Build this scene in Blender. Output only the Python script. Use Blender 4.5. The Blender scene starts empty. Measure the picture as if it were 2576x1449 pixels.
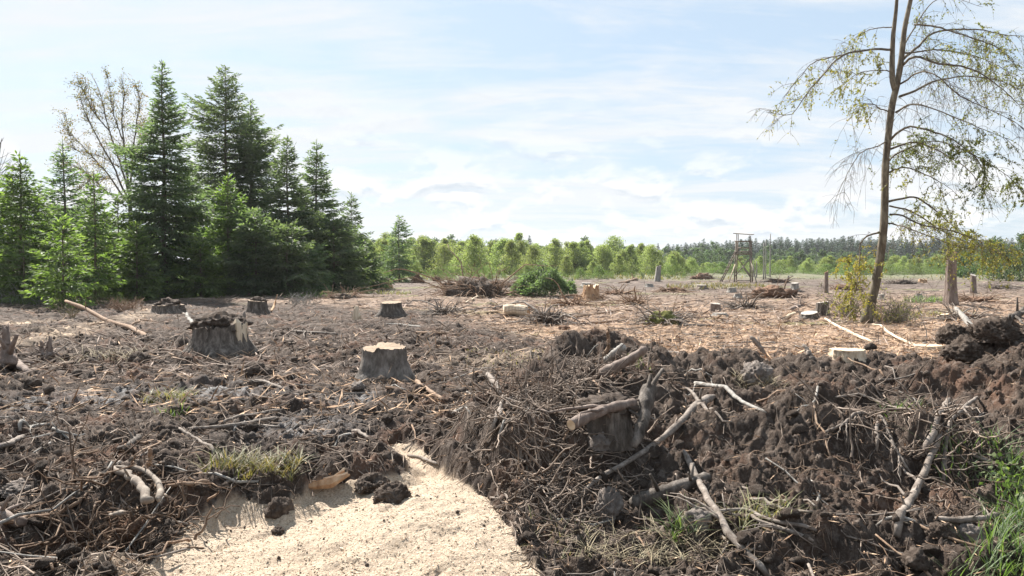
import bpy, bmesh, math, random
import numpy as np
from mathutils import Vector, Matrix, noise as mnoise

R = math.radians
random.seed(7)
rng = np.random.default_rng(11)
scene = bpy.context.scene
COL = scene.collection

# ------------------------------------------------------------------ camera, sky, sun, exposure
CAM_Z = 1.9
PITCH = R(1.79)
cam_data = bpy.data.cameras.new('camera')
cam = bpy.data.objects.new('camera', cam_data)
COL.objects.link(cam)
cam.location = (0, 0, CAM_Z)
cam.rotation_euler = (R(90) - PITCH, 0, 0)
cam_data.sensor_width = 36
cam_data.lens = 28
cam_data.clip_start = 0.05
cam_data.clip_end = 6000
scene.camera = cam

SUN_AZ, SUN_EL = R(-34), R(46)          # azimuth measured from +Y, negative = left of the view
sun_data = bpy.data.lights.new('sun', 'SUN')
sun_data.energy = 4.8
sun_data.angle = R(0.6)
sun_data.color = (1.0, 0.955, 0.89)
sun = bpy.data.objects.new('sun', sun_data)
COL.objects.link(sun)
to_sun = Vector((math.sin(SUN_AZ) * math.cos(SUN_EL), math.cos(SUN_AZ) * math.cos(SUN_EL), math.sin(SUN_EL)))
sun.rotation_euler = to_sun.to_track_quat('Z', 'Y').to_euler()
sun.location = to_sun * 50

scene.view_settings.view_transform = 'Standard'
scene.view_settings.look = 'None'
scene.view_settings.gamma = 1
scene.view_settings.use_curve_mapping = False
scene.view_settings.exposure = 1.5
scene.render.engine = 'CYCLES'
scene.cycles.max_bounces = 9
scene.cycles.diffuse_bounces = 6
scene.cycles.transparent_max_bounces = 4
scene.cycles.use_denoising = True


class NT:
    """small helper to write node trees"""
    def __init__(self, tree):
        self.t = tree
        tree.nodes.clear()

    def n(self, kind, **kw):
        nd = self.t.nodes.new(kind)
        for k, v in kw.items():
            if k.startswith('i_'):
                nd.inputs[k[2:].replace('_', ' ')].default_value = v
            else:
                setattr(nd, k, v)
        return nd

    def l(self, a, b):
        self.t.links.new(a, b)

    def math(self, op, a, b=None, c=None, clamp=False):
        nd = self.t.nodes.new('ShaderNodeMath')
        nd.operation = op
        nd.use_clamp = clamp
        for i, v in enumerate((a, b, c)):
            if v is None:
                continue
            if isinstance(v, (int, float)):
                nd.inputs[i].default_value = v
            else:
                self.l(v, nd.inputs[i])
        return nd.outputs[0]

    def ramp(self, fac, stops, interp='LINEAR'):
        nd = self.t.nodes.new('ShaderNodeValToRGB')
        cr = nd.color_ramp
        cr.interpolation = interp
        while len(cr.elements) < len(stops):
            cr.elements.new(0.5)
        for e, (p, c) in zip(cr.elements, stops):
            e.position = p
            e.color = (c[0], c[1], c[2], 1) if not isinstance(c, (int, float)) else (c, c, c, 1)
        self.l(fac, nd.inputs[0])
        return nd.outputs[0]

    def mix(self, fac, a, b, blend='MIX'):
        nd = self.t.nodes.new('ShaderNodeMix')
        nd.data_type = 'RGBA'
        nd.blend_type = blend
        for sock, v in ((nd.inputs[0], fac), (nd.inputs[6], a), (nd.inputs[7], b)):
            if isinstance(v, (int, float)):
                sock.default_value = v
            elif isinstance(v, (tuple, list)):
                sock.default_value = (v[0], v[1], v[2], 1)
            else:
                self.l(v, sock)
        return nd.outputs[2]

    def noise(self, vec, scale, detail=4, rough=0.55, dist=0.0):
        nd = self.n('ShaderNodeTexNoise')
        nd.inputs['Scale'].default_value = scale
        nd.inputs['Detail'].default_value = detail
        nd.inputs['Roughness'].default_value = rough
        nd.inputs['Distortion'].default_value = dist
        if vec is not None:
            self.l(vec, nd.inputs['Vector'])
        return nd.outputs[0]

    def mapping(self, vec, loc=(0, 0, 0), rot=(0, 0, 0), sc=(1, 1, 1)):
        nd = self.n('ShaderNodeMapping')
        nd.inputs['Location'].default_value = loc
        nd.inputs['Rotation'].default_value = rot
        nd.inputs['Scale'].default_value = sc
        self.l(vec, nd.inputs['Vector'])
        return nd.outputs[0]


world = bpy.data.worlds.new('World')
scene.world = world
world.use_nodes = True
W = NT(world.node_tree)
SKY_STRENGTH = 0.066
sky = W.n('ShaderNodeTexSky')
sky.sky_type = 'NISHITA'
sky.sun_disc = False
sky.sun_elevation = SUN_EL
sky.sun_rotation = SUN_AZ
sky.altitude = 100
sky.air_density = 1.0
sky.dust_density = 1.5
sky.ozone_density = 1.5
tc = W.n('ShaderNodeTexCoord')
gen = tc.outputs['Generated']
sep = W.n('ShaderNodeSeparateXYZ')
W.l(gen, sep.inputs[0])
up = W.math('MAXIMUM', sep.outputs[2], 0.0)
den = W.math('ADD', up, 0.13)
comb = W.n('ShaderNodeCombineXYZ')
W.l(W.math('DIVIDE', sep.outputs[0], den), comb.inputs[0])
W.l(W.math('DIVIDE', sep.outputs[1], den), comb.inputs[1])
plane = comb.outputs[0]
# high thin veil: two stretched noises on the cloud plane
m1 = W.mapping(plane, loc=(3.1, 0.4, 0), rot=(0, 0, R(-24)), sc=(0.5, 1.1, 1))
n1 = W.noise(m1, 1.35, 8, 0.6, 1.2)
m2 = W.mapping(plane, loc=(0.3, 4.4, 0), rot=(0, 0, R(-38)), sc=(0.55, 2.4, 1))
n2 = W.noise(m2, 2.6, 7, 0.62, 0.9)
veil = W.math('ADD', W.math('MULTIPLY', n1, 0.72), W.math('MULTIPLY', n2, 0.28))
veil = W.math('ADD', veil, W.math('MULTIPLY', W.math('SUBTRACT', 0.2, up), 0.22))
veil = W.ramp(veil, [(0.40, 0.0), (0.5, 0.45), (0.575, 0.95)])
# puffy low clouds in a band over the horizon
mc = W.mapping(gen, loc=(5.35, 0.1, 0.0), sc=(11.0, 11.0, 25.0))
nc = W.noise(mc, 1.0, 7, 0.55, 0.25)
band = W.ramp(up, [(0.0, 0.3), (0.035, 1.0), (0.09, 0.85), (0.16, 0.25), (0.26, 0.0)])
puff = W.math('MULTIPLY', W.ramp(nc, [(0.47, 0.0), (0.57, 0.9)]), band)
mc2 = W.mapping(gen, loc=(5.35, 0.1, 0.2), sc=(11.0, 11.0, 25.0))
nc2 = W.noise(mc2, 1.0, 7, 0.55, 0.25)
belly = W.ramp(W.math('SUBTRACT', nc2, nc), [(0.0, 0.0), (0.1, 1.0)])
skyc = W.n('ShaderNodeHueSaturation')
skyc.inputs['Saturation'].default_value = 0.86
skyc.inputs['Value'].default_value = 1.0
W.l(sky.outputs[0], skyc.inputs['Color'])
base = W.mix(0.75, skyc.outputs[0], (3.15, 3.98, 4.8))
c = W.mix(veil, base, (4.85, 5.02, 5.2))
pc = W.mix(belly, (5.7, 5.7, 5.7), (3.6, 4.05, 4.5))
c = W.mix(puff, c, pc)
bg = W.n('ShaderNodeBackground')
bg.inputs['Strength'].default_value = SKY_STRENGTH
W.l(c, bg.inputs['Color'])
wo = W.n('ShaderNodeOutputWorld')
W.l(bg.outputs[0], wo.inputs[0])


# ------------------------------------------------------------------ noise in numpy
def _hash(ix, iy, seed):
    h = (ix.astype(np.int64) * 374761393 + iy.astype(np.int64) * 668265263 + seed * 1442695041) & 0xFFFFFFFF
    h = ((h ^ (h >> 13)) * 1274126177) & 0xFFFFFFFF
    h = ((h ^ (h >> 16)) * 2246822519) & 0xFFFFFFFF
    return ((h ^ (h >> 15)) & 0xFFFFFF) / float(0xFFFFFF)


def vnoise(x, y, seed=0):
    ix, iy = np.floor(x), np.floor(y)
    fx, fy = x - ix, y - iy
    fx = fx * fx * fx * (fx * (fx * 6 - 15) + 10)
    fy = fy * fy * fy * (fy * (fy * 6 - 15) + 10)
    a, b = _hash(ix, iy, seed), _hash(ix + 1, iy, seed)
    c_, d = _hash(ix, iy + 1, seed), _hash(ix + 1, iy + 1, seed)
    return ((a * (1 - fx) + b * fx) * (1 - fy) + (c_ * (1 - fx) + d * fx) * fy) * 2 - 1


def fbm(x, y, scale, octaves=4, seed=0, gain=0.5):
    s, amp, tot = 0.0, 1.0, 0.0
    for o in range(octaves):
        f = 2.03 ** o / scale
        ca, sa = math.cos(o * 1.1), math.sin(o * 1.1)
        s = s + amp * vnoise((x * ca - y * sa) * f + o * 17.3, (x * sa + y * ca) * f - o * 9.1, seed + o)
        tot += amp
        amp *= gain
    return s / tot


def lumps(x, y, scale, seed):
    """rounded domes on jittered cells, 0..1"""
    x, y = x / scale, y / scale
    ix, iy = np.floor(x), np.floor(y)
    best = np.zeros_like(x)
    for dx in (-1, 0, 1):
        for dy in (-1, 0, 1):
            cx, cy = ix + dx, iy + dy
            px = cx + 0.15 + 0.7 * _hash(cx, cy, seed)
            py = cy + 0.15 + 0.7 * _hash(cx, cy, seed + 1)
            rad = 0.35 + 0.5 * _hash(cx, cy, seed + 2)
            hh = 0.25 + 0.75 * _hash(cx, cy, seed + 3)
            d2 = ((x - px) ** 2 + (y - py) ** 2) / rad ** 2
            best = np.maximum(best, hh * np.sqrt(np.clip(1 - d2, 0, 1)))
    return best


def sstep(a, b, x):
    t = np.clip((x - a) / (b - a), 0, 1)
    return t * t * (3 - 2 * t)


# ------------------------------------------------------------------ pixels to rays (measured on the photograph at 2576 wide)
F_PX = 28 / 36 * 2576


def ray(px, py):
    cx, cy = (px - 1288) / F_PX, (724.5 - py) / F_PX
    d = np.array([cx, math.cos(PITCH) + cy * math.sin(PITCH), -math.sin(PITCH) + cy * math.cos(PITCH)])
    return d / d[1]                       # unit step in y


def on_plane(px, py, z):
    d = ray(px, py)
    t = (z - CAM_Z) / d[2]
    return d[0] * t, t


def at_depth(px, py, y):
    d = ray(px, py)
    return np.array([d[0] * y, y, CAM_Z + d[2] * y])


# ------------------------------------------------------------------ terrain
SAW_PX = [(955, 1150), (1000, 1128), (1050, 1138), (1140, 1200), (1240, 1268), (1300, 1350), (1395, 1470), (1420, 1750),
          (250, 1750), (330, 1440), (390, 1385), (480, 1315), (590, 1275), (720, 1290), (790, 1248), (900, 1235), (1015, 1215), (1030, 1180)]
SAW = np.array([on_plane(px, py, -0.22) for px, py in SAW_PX])


def poly_sd(x, y, P):
    """signed distance to polygon, negative inside"""
    d2 = np.full(x.shape, 1e9)
    inside = np.zeros(x.shape, bool)
    for i in range(len(P)):
        a, b = P[i], P[(i + 1) % len(P)]
        e = b - a
        wx, wy = x - a[0], y - a[1]
        t = np.clip((wx * e[0] + wy * e[1]) / (e @ e), 0, 1)
        d2 = np.minimum(d2, (wx - e[0] * t) ** 2 + (wy - e[1] * t) ** 2)
        cond = ((a[1] > y) != (b[1] > y)) & (x < (b[0] - a[0]) * (y - a[1]) / (b[1] - a[1] + 1e-12) + a[0])
        inside ^= cond
    d = np.sqrt(d2)
    return np.where(inside, -d, d)


def bank_parts(x, y):
    xl = np.interp(y, [4, 5.3, 7, 8.4, 9.2, 10.2, 11.5, 13], [0.55, 0.28, -0.15, -0.62, -0.75, -0.45, 0.25, 1.1])
    wid = np.interp(y, [4, 8.6, 10, 12], [0.24, 0.2, 0.8, 1.1])
    m = sstep(0, 1, (x - xl) / wid)
    hc = np.interp(x, [-0.8, 0.3, 0.9, 1.6, 2.3, 3.3, 4.0, 4.7, 5.4, 6.1, 6.8, 8], [0.42, 0.66, 0.72, 0.75, 0.70, 0.74, 0.66, 0.6, 0.68, 0.86, 1.0, 0.85])
    yc = np.interp(x, [-0.8, 0.3, 1.6, 3, 8], [9.8, 11.0, 11.6, 11.0, 11.0])
    t = np.clip((y - 4.4) / (yc - 4.4), 0, 1)
    tn = np.clip(t + 0.07 * fbm(x, y, 1.4, 3, 25) + 0.07 * sstep(1.2, -0.2, x) * sstep(5.5, 7.5, y) * sstep(11, 9, y), 0, 1)
    front = -0.42 + (hc + 0.42) * np.interp(tn, [0, 0.3, 0.47, 0.535, 0.75, 0.9, 1], [0, 0.2, 0.34, 0.64, 0.8, 0.9, 1])
    back = hc * np.exp(-(np.maximum(y - yc, 0) / 0.75) ** 2)
    h = np.where(y < yc, front, back)
    m = m * (y < 15)
    return m, h


def terrain(x, y, sp):
    """height, plus the material masks; sp = mesh spacing there"""
    u = x / np.maximum(y, 1)
    near = 1 - sstep(12, 40, y)
    z0 = 0.10 * fbm(x, y, 9.0, 3, 3) * sstep(9, 16, y) + 0.05 * fbm(x, y, 2.6, 3, 9)
    z0 = z0 - 0.22 * (1 - sstep(5.2, 8.2, y)) * sstep(-5, -3.4, x) * (x < 2)
    # hollow of a torn-out root at lower left, and its rim
    hx, hy = on_plane(265, 1285, 0)
    z0 = z0 - 0.42 * np.exp(-(((x - hx) / 0.5) ** 2 + ((y - hy) / 0.33) ** 2)) + 0.2 * np.exp(-(((x - hx) / 0.9) ** 2 + ((y - hy - 0.85) / 0.38) ** 2))
    # dirt ridge left of the sawdust, furrow mid left
    z0 = z0 + 0.10 * np.exp(-(((x + 1.9) / 0.9) ** 2 + ((y - 7.6) / 0.5) ** 2))
    m, hb = bank_parts(x, y)
    big = 0.24 * (lumps(x + 0.2 * fbm(x, y, 0.8, 3, 51), y, 1.15, 50) - 0.4) + 0.17 * fbm(x, y, 1.0, 4, 21) + 0.09 * (0.4 - np.abs(fbm(x, y, 0.6, 4, 23))) 
    for px, py, zz, rx, ry, ah in ((2150, 1250, 0.35, 0.42, 0.30, 0.20), (2080, 1120, 0.5, 0.5, 0.25, 0.18), (2190, 960, 0.62, 0.55, 0.28, 0.16), (1990, 1330, -0.05, 0.35, 0.25, 0.14), (1560, 965, 0.7, 0.6, 0.35, 0.14)):
        bx, by = on_plane(px, py, zz)
        big = big + ah * np.exp(-((((x - bx) / rx) ** 2 + ((y - by) / ry) ** 2) ** 1.5))
    for px, py, zz, rx, ry, ah in ((2140, 1190, 0.4, 0.35, 0.14, 0.22), (2230, 1330, -0.1, 0.3, 0.16, 0.18), (1660, 1100, 0.45, 0.35, 0.25, 0.15), (1560, 1140, 0.35, 0.4, 0.3, 0.12), (2400, 1180, 0.2, 0.3, 0.25, 0.15)):
        bx, by = on_plane(px, py, zz)
        big = big - ah * np.exp(-(((x - bx) / rx) ** 2 + ((y - by) / ry) ** 2))
    z = z0 * (1 - m) + (hb + big) * m
    sd = poly_sd(x + 0.07 * fbm(x, y, 0.5, 3, 31), y + 0.07 * fbm(x, y, 0.5, 3, 35), SAW)
    right = sstep(-1.2, -0.5, x)
    w = 0.28 * (1 - right) + 0.07 * right
    saw_h = -0.30 + 0.16 * np.exp(-(((x + 0.75) / 0.9) ** 2 + ((y - 6.4) / 1.3) ** 2)) + 0.075 * fbm(x, y, 0.8, 3, 41)
    px_, py_ = on_plane(800, 1370, -0.2)
    saw_h = saw_h - 0.10 * np.exp(-(((x - px_) / 0.24) ** 2 + ((y - py_) / 0.13) ** 2))
    sm = sstep(w, -w, sd)
    z = z * (1 - sm) + saw_h * sm
    edge = 0.035 * right
    saw = sstep(0.015 - edge, -0.03 - edge, sd)
    # where felled litter takes over from churned mud
    lim = np.interp(u, [-0.7, -0.45, -0.3, -0.15, -0.03, 0.08, 0.25, 0.7], [44, 40, 38, 34, 26, 17, 13.0, 12.6])
    nz = fbm(x, y, 5.0, 4, 61)
    lit = sstep(-0.1, 0.16, (y - lim) / lim + 0.22 * nz)
    lit = lit * (1 - np.where(y < 12.2, m, 0))

    def lod(s):
        return np.clip(s / (sp * 2.6) - 0.25, 0, 1)
    rough = (1 - 0.55 * lit) * (1 - saw)
    gate = np.clip(0.5 + 0.8 * fbm(x, y, 2.2, 2, 71), 0, 1)
    wx = x + 0.16 * fbm(x, y, 0.45, 3, 72) + 0.03 * fbm(x, y, 0.09, 2, 74)
    wy = y + 0.16 * fbm(x, y, 0.45, 3, 76) + 0.03 * fbm(x, y, 0.09, 2, 78)
    g2 = np.clip(0.45 + 1.1 * fbm(x, y, 0.9, 2, 73), 0, 1)
    dz = (0.11 * gate * lumps(wx, wy, 0.75, 80) * lod(0.62) + 0.085 * (0.2 + 0.8 * g2) * lumps(wx, wy, 0.31, 90) * lod(0.27)
          + 0.06 * lumps(wx, wy, 0.15, 100) * lod(0.14) * (0.35 + 0.65 * g2) + 0.032 * lumps(wx, wy, 0.07, 110) * lod(0.07)
          + 0.26 * (0.42 - np.abs(fbm(wx, wy, 0.6, 6, 120, 0.66))) * lod(0.2) + 0.075 * fbm(x, y, 0.16, 4, 130, 0.65) * lod(0.09))
    z = z + rough * (dz - 0.14)
    mid = sstep(11, 16, y) * (1 - sstep(60, 90, y)) * (1 - saw)
    z = z + mid * (1 - 0.25 * lit) * (0.30 * (0.36 - np.abs(fbm(wx * 0.8, wy, 0.75, 6, 181, 0.68))) * (0.55 + 0.6 * gate) * lod(0.4) + 0.10 * fbm(x, y, 0.28, 3, 186, 0.7) * lod(0.25))
    grain = 0.022 * fbm(x, y, 0.12, 4, 140) * lod(0.1) + 0.07 * lumps(wx, wy, 0.5, 141) * gate - 0.05 * lumps(wx, wy, 0.33, 145) * g2 + 0.010 * vnoise(x / 0.022, y / 0.022, 150) * lod(0.03) + 0.02 * fbm(x, y, 0.35, 3, 160)
    z = z + saw * grain
    # ridges of slash in the far clearing
    z = z + lit * 0.30 * np.maximum(0, fbm(x * 0.6, y, 3.0, 5, 170, 0.6)) * sstep(15, 26, y) * (1 - 0.5 * sstep(90, 150, y))
    return z, m, lit, saw


U0, U1, DU = -0.82, 0.82, 0.0022
us = np.arange(U0, U1, DU)
ys = [3.3]
while ys[-1] < 46:
    ys.append(ys[-1] * (1.0026 if ys[-1] < 14 else 1.0036))
while ys[-1] < 2500:
    ys.append(ys[-1] * (1.011 if ys[-1] < 115 else 1.04))
ys = np.array(ys)
YY, UU = np.meshgrid(ys, us, indexing='ij')
XX = UU * YY
SP = np.gradient(ys)[:, None] * np.ones_like(UU)
SP = np.maximum(SP, YY * DU)
ZZ, MB_, LIT, SAWM = terrain(XX.ravel(), YY.ravel(), SP.ravel())
ZZ = ZZ.reshape(XX.shape)
MBK, LIT, SAWM = MB_.reshape(XX.shape), LIT.reshape(XX.shape), SAWM.reshape(XX.shape)


def _cell(x, y):
    x, y = np.asarray(x, float), np.asarray(y, float)
    r = np.interp(y, ys, np.arange(len(ys)))
    c_ = np.clip((x / np.maximum(y, 1e-3) - U0) / DU, 0, len(us) - 1.001)
    return r, c_


def lookup(G, x, y):
    r, c_ = _cell(x, y)
    r0, c0 = np.minimum(r.astype(int), len(ys) - 2), c_.astype(int)
    fr, fc = r - r0, c_ - c0
    return (G[r0, c0] * (1 - fr) * (1 - fc) + G[r0 + 1, c0] * fr * (1 - fc) + G[r0, c0 + 1] * (1 - fr) * fc + G[r0 + 1, c0 + 1] * fr * fc)


def gz(x, y):
    return float(lookup(ZZ, x, y))


def at(px, py):
    """where the ray through a pixel meets the ground"""
    d = ray(px, py)
    zr = CAM_Z + d[2] * ys
    prof = lookup(ZZ, d[0] * ys, ys)
    k = np.argmax(prof >= zr)
    if prof[k] < zr[k]:
        k = len(ys) - 1
    if k > 0:
        a, b = zr[k - 1] - prof[k - 1], zr[k] - prof[k]
        t = a / (a - b + 1e-12)
        y = ys[k - 1] + t * (ys[k] - ys[k - 1])
    else:
        y = ys[0]
    return np.array([d[0] * y, y, CAM_Z + d[2] * y])


# ------------------------------------------------------------------ mesh helpers
class MBuild:
    def __init__(self):
        self.V, self.Q, self.T, self.A, self.n = [], [], [], [], 0

    def add(self, V, quads=None, tris=None, val=None):
        V = np.asarray(V, float).reshape(-1, 3)
        if quads is not None and len(quads):
            self.Q.append(np.asarray(quads, int).reshape(-1, 4) + self.n)
        if tris is not None and len(tris):
            self.T.append(np.asarray(tris, int).reshape(-1, 3) + self.n)
        self.V.append(V)
        if val is None:
            val = 0.5
        self.A.append(np.broadcast_to(np.asarray(val, float), (len(V),)) if np.ndim(val) < 1 else np.asarray(val, float))
        self.n += len(V)

    def tubes(self, P, Rr, sides=5, val=None, cap=True):
        P = np.asarray(P, float)
        Rr = np.asarray(Rr, float)
        if P.ndim == 2:
            P, Rr = P[None], Rr[None]
        N, K, _ = P.shape
        T = np.gradient(P, axis=1)
        T /= np.linalg.norm(T, axis=2, keepdims=True) + 1e-9
        ref = np.where(np.abs(T[:, :1, 2:3]) > 0.8, np.array([1.0, 0.13, 0.0]), np.array([0.1, 0.0, 1.0]))
        A = np.cross(T, ref)
        A /= np.linalg.norm(A, axis=2, keepdims=True) + 1e-9
        B = np.cross(T, A)
        ang = np.arange(sides) / sides * 2 * np.pi
        ring = P[:, :, None] + Rr[:, :, None, None] * (A[:, :, None] * np.cos(ang)[None, None, :, None] + B[:, :, None] * np.sin(ang)[None, None, :, None])
        V = ring.reshape(-1, 3)
        k = np.arange(K - 1)[:, None]
        s = np.arange(sides)[None, :]
        s2 = (s + 1) % sides
        q = np.stack([k * sides + s, k * sides + s2, (k + 1) * sides + s2, (k + 1) * sides + s], -1).reshape(-1, 4)
        Q = (q[None] + (np.arange(N) * K * sides)[:, None, None]).reshape(-1, 4)
        tris = None
        if cap:
            ends = []
            base = (np.arange(N) * K * sides)[:, None]
            for st, fl in ((0, 1), ((K - 1) * sides, 0)):
                for i in range(1, sides - 1):
                    t = [st, st + i + 1, st + i] if fl else [st, st + i, st + i + 1]
                    ends.append(base + np.array(t)[None])
            tris = np.concatenate(ends, 0)
        v = 0.5 if val is None else (np.repeat(np.asarray(val, float), K * sides) if np.ndim(val) else val)
        self.add(V, Q, tris, v)

    def leaves(self, C, D, Nn, L, Wd, val=None):
        """diamond leaves: start C, along D, normal Nn"""
        S = np.cross(D, Nn)
        S /= np.linalg.norm(S, axis=1, keepdims=True) + 1e-9
        L, Wd = np.asarray(L)[:, None], np.asarray(Wd)[:, None]
        a = C
        b = C + D * L * 0.45 + S * Wd * 0.5
        c_ = C + D * L
        d = C + D * L * 0.45 - S * Wd * 0.5
        V = np.stack([a, b, c_, d], 1).reshape(-1, 3)
        q = np.arange(len(C) * 4).reshape(-1, 4)
        self.add(V, q, None, 0.5 if val is None else np.repeat(np.asarray(val, float), 4))

    def mesh(self, name, mat, smooth=True):
        V = np.concatenate(self.V) if self.V else np.zeros((0, 3))
        Q = np.concatenate(self.Q) if self.Q else np.zeros((0, 4), int)
        T = np.concatenate(self.T) if self.T else np.zeros((0, 3), int)
        return raw_mesh(name, V, Q, T, mat, smooth, {'v': np.concatenate(self.A) if self.A else np.zeros(0)})

    def build(self, name, mat, parent=None, smooth=True):
        return link(name, self.mesh(name, mat, smooth), parent)


def raw_mesh(name, V, Q, T, mat, smooth=True, attrs=None):
    me = bpy.data.meshes.new(name)
    nl = Q.size + T.size
    me.vertices.add(len(V))
    me.vertices.foreach_set('co', np.ascontiguousarray(V, np.float32).ravel())
    me.loops.add(nl)
    me.loops.foreach_set('vertex_index', np.concatenate([Q.ravel(), T.ravel()]).astype(np.int32))
    me.polygons.add(len(Q) + len(T))
    st = np.concatenate([np.arange(len(Q)) * 4, Q.size + np.arange(len(T)) * 3]).astype(np.int32)
    me.polygons.foreach_set('loop_start', st)
    me.polygons.foreach_set('use_smooth', np.full(len(Q) + len(T), smooth))
    me.update(calc_edges=True)
    for k, a in (attrs or {}).items():
        at_ = me.attributes.new(k, 'FLOAT', 'POINT')
        at_.data.foreach_set('value', np.ascontiguousarray(a, np.float32))
    if mat is not None:
        me.materials.append(mat)
    return me


def link(name, me, parent=None, loc=None):
    o = bpy.data.objects.new(name, me)
    COL.objects.link(o)
    if parent is not None:
        o.parent = parent
    if loc is not None:
        o.location = loc
    return o


def tag(o, label=None, cat=None, group=None, kind=None):
    for k, v in (('label', label), ('category', cat), ('group', group), ('kind', kind)):
        if v:
            o[k] = v
    return o


def thing(name, label, cat, loc=(0, 0, 0), rz=0.0, group=None):
    o = bpy.data.objects.new(name, None)
    COL.objects.link(o)
    o.empty_display_size = 0.2
    o.location = loc
    o.rotation_euler = (0, 0, rz)
    return tag(o, label, cat, group)


def copy_tree(o, loc, rz=0.0, sc=1.0, label=None, group=None):
    r = o.copy()
    COL.objects.link(r)
    r.location = loc
    r.rotation_euler = (0, 0, rz)
    r.scale = (sc, sc, sc) if isinstance(sc, (int, float)) else sc
    if label:
        r['label'] = label
    if group:
        r['group'] = group
    for ch in o.children:
        c_ = ch.copy()
        COL.objects.link(c_)
        c_.parent = r
    return r


# ------------------------------------------------------------------ materials
def new_mat(name):
    m = bpy.data.materials.new(name)
    m.use_nodes = True
    return m, NT(m.node_tree)


def finish(nt, color, rough=0.9, bump=None, strength=0.5, dist=0.02, spec=0.3):
    b = nt.n('ShaderNodeBsdfPrincipled')
    if isinstance(color, (tuple, list)):
        b.inputs['Base Color'].default_value = (*color, 1)
    else:
        nt.l(color, b.inputs['Base Color'])
    if isinstance(rough, (int, float)):
        b.inputs['Roughness'].default_value = rough
    else:
        nt.l(rough, b.inputs['Roughness'])
    b.inputs['Specular IOR Level'].default_value = spec
    if bump is not None:
        bp = nt.n('ShaderNodeBump')
        bp.inputs['Strength'].default_value = strength
        bp.inputs['Distance'].default_value = dist
        nt.l(bump, bp.inputs['Height'])
        nt.l(bp.outputs[0], b.inputs['Normal'])
    o = nt.n('ShaderNodeOutputMaterial')
    nt.l(b.outputs[0], o.inputs[0])
    return b


def attr(nt, name):
    a = nt.n('ShaderNodeAttribute')
    a.attribute_name = name
    return a.outputs['Fac']


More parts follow.
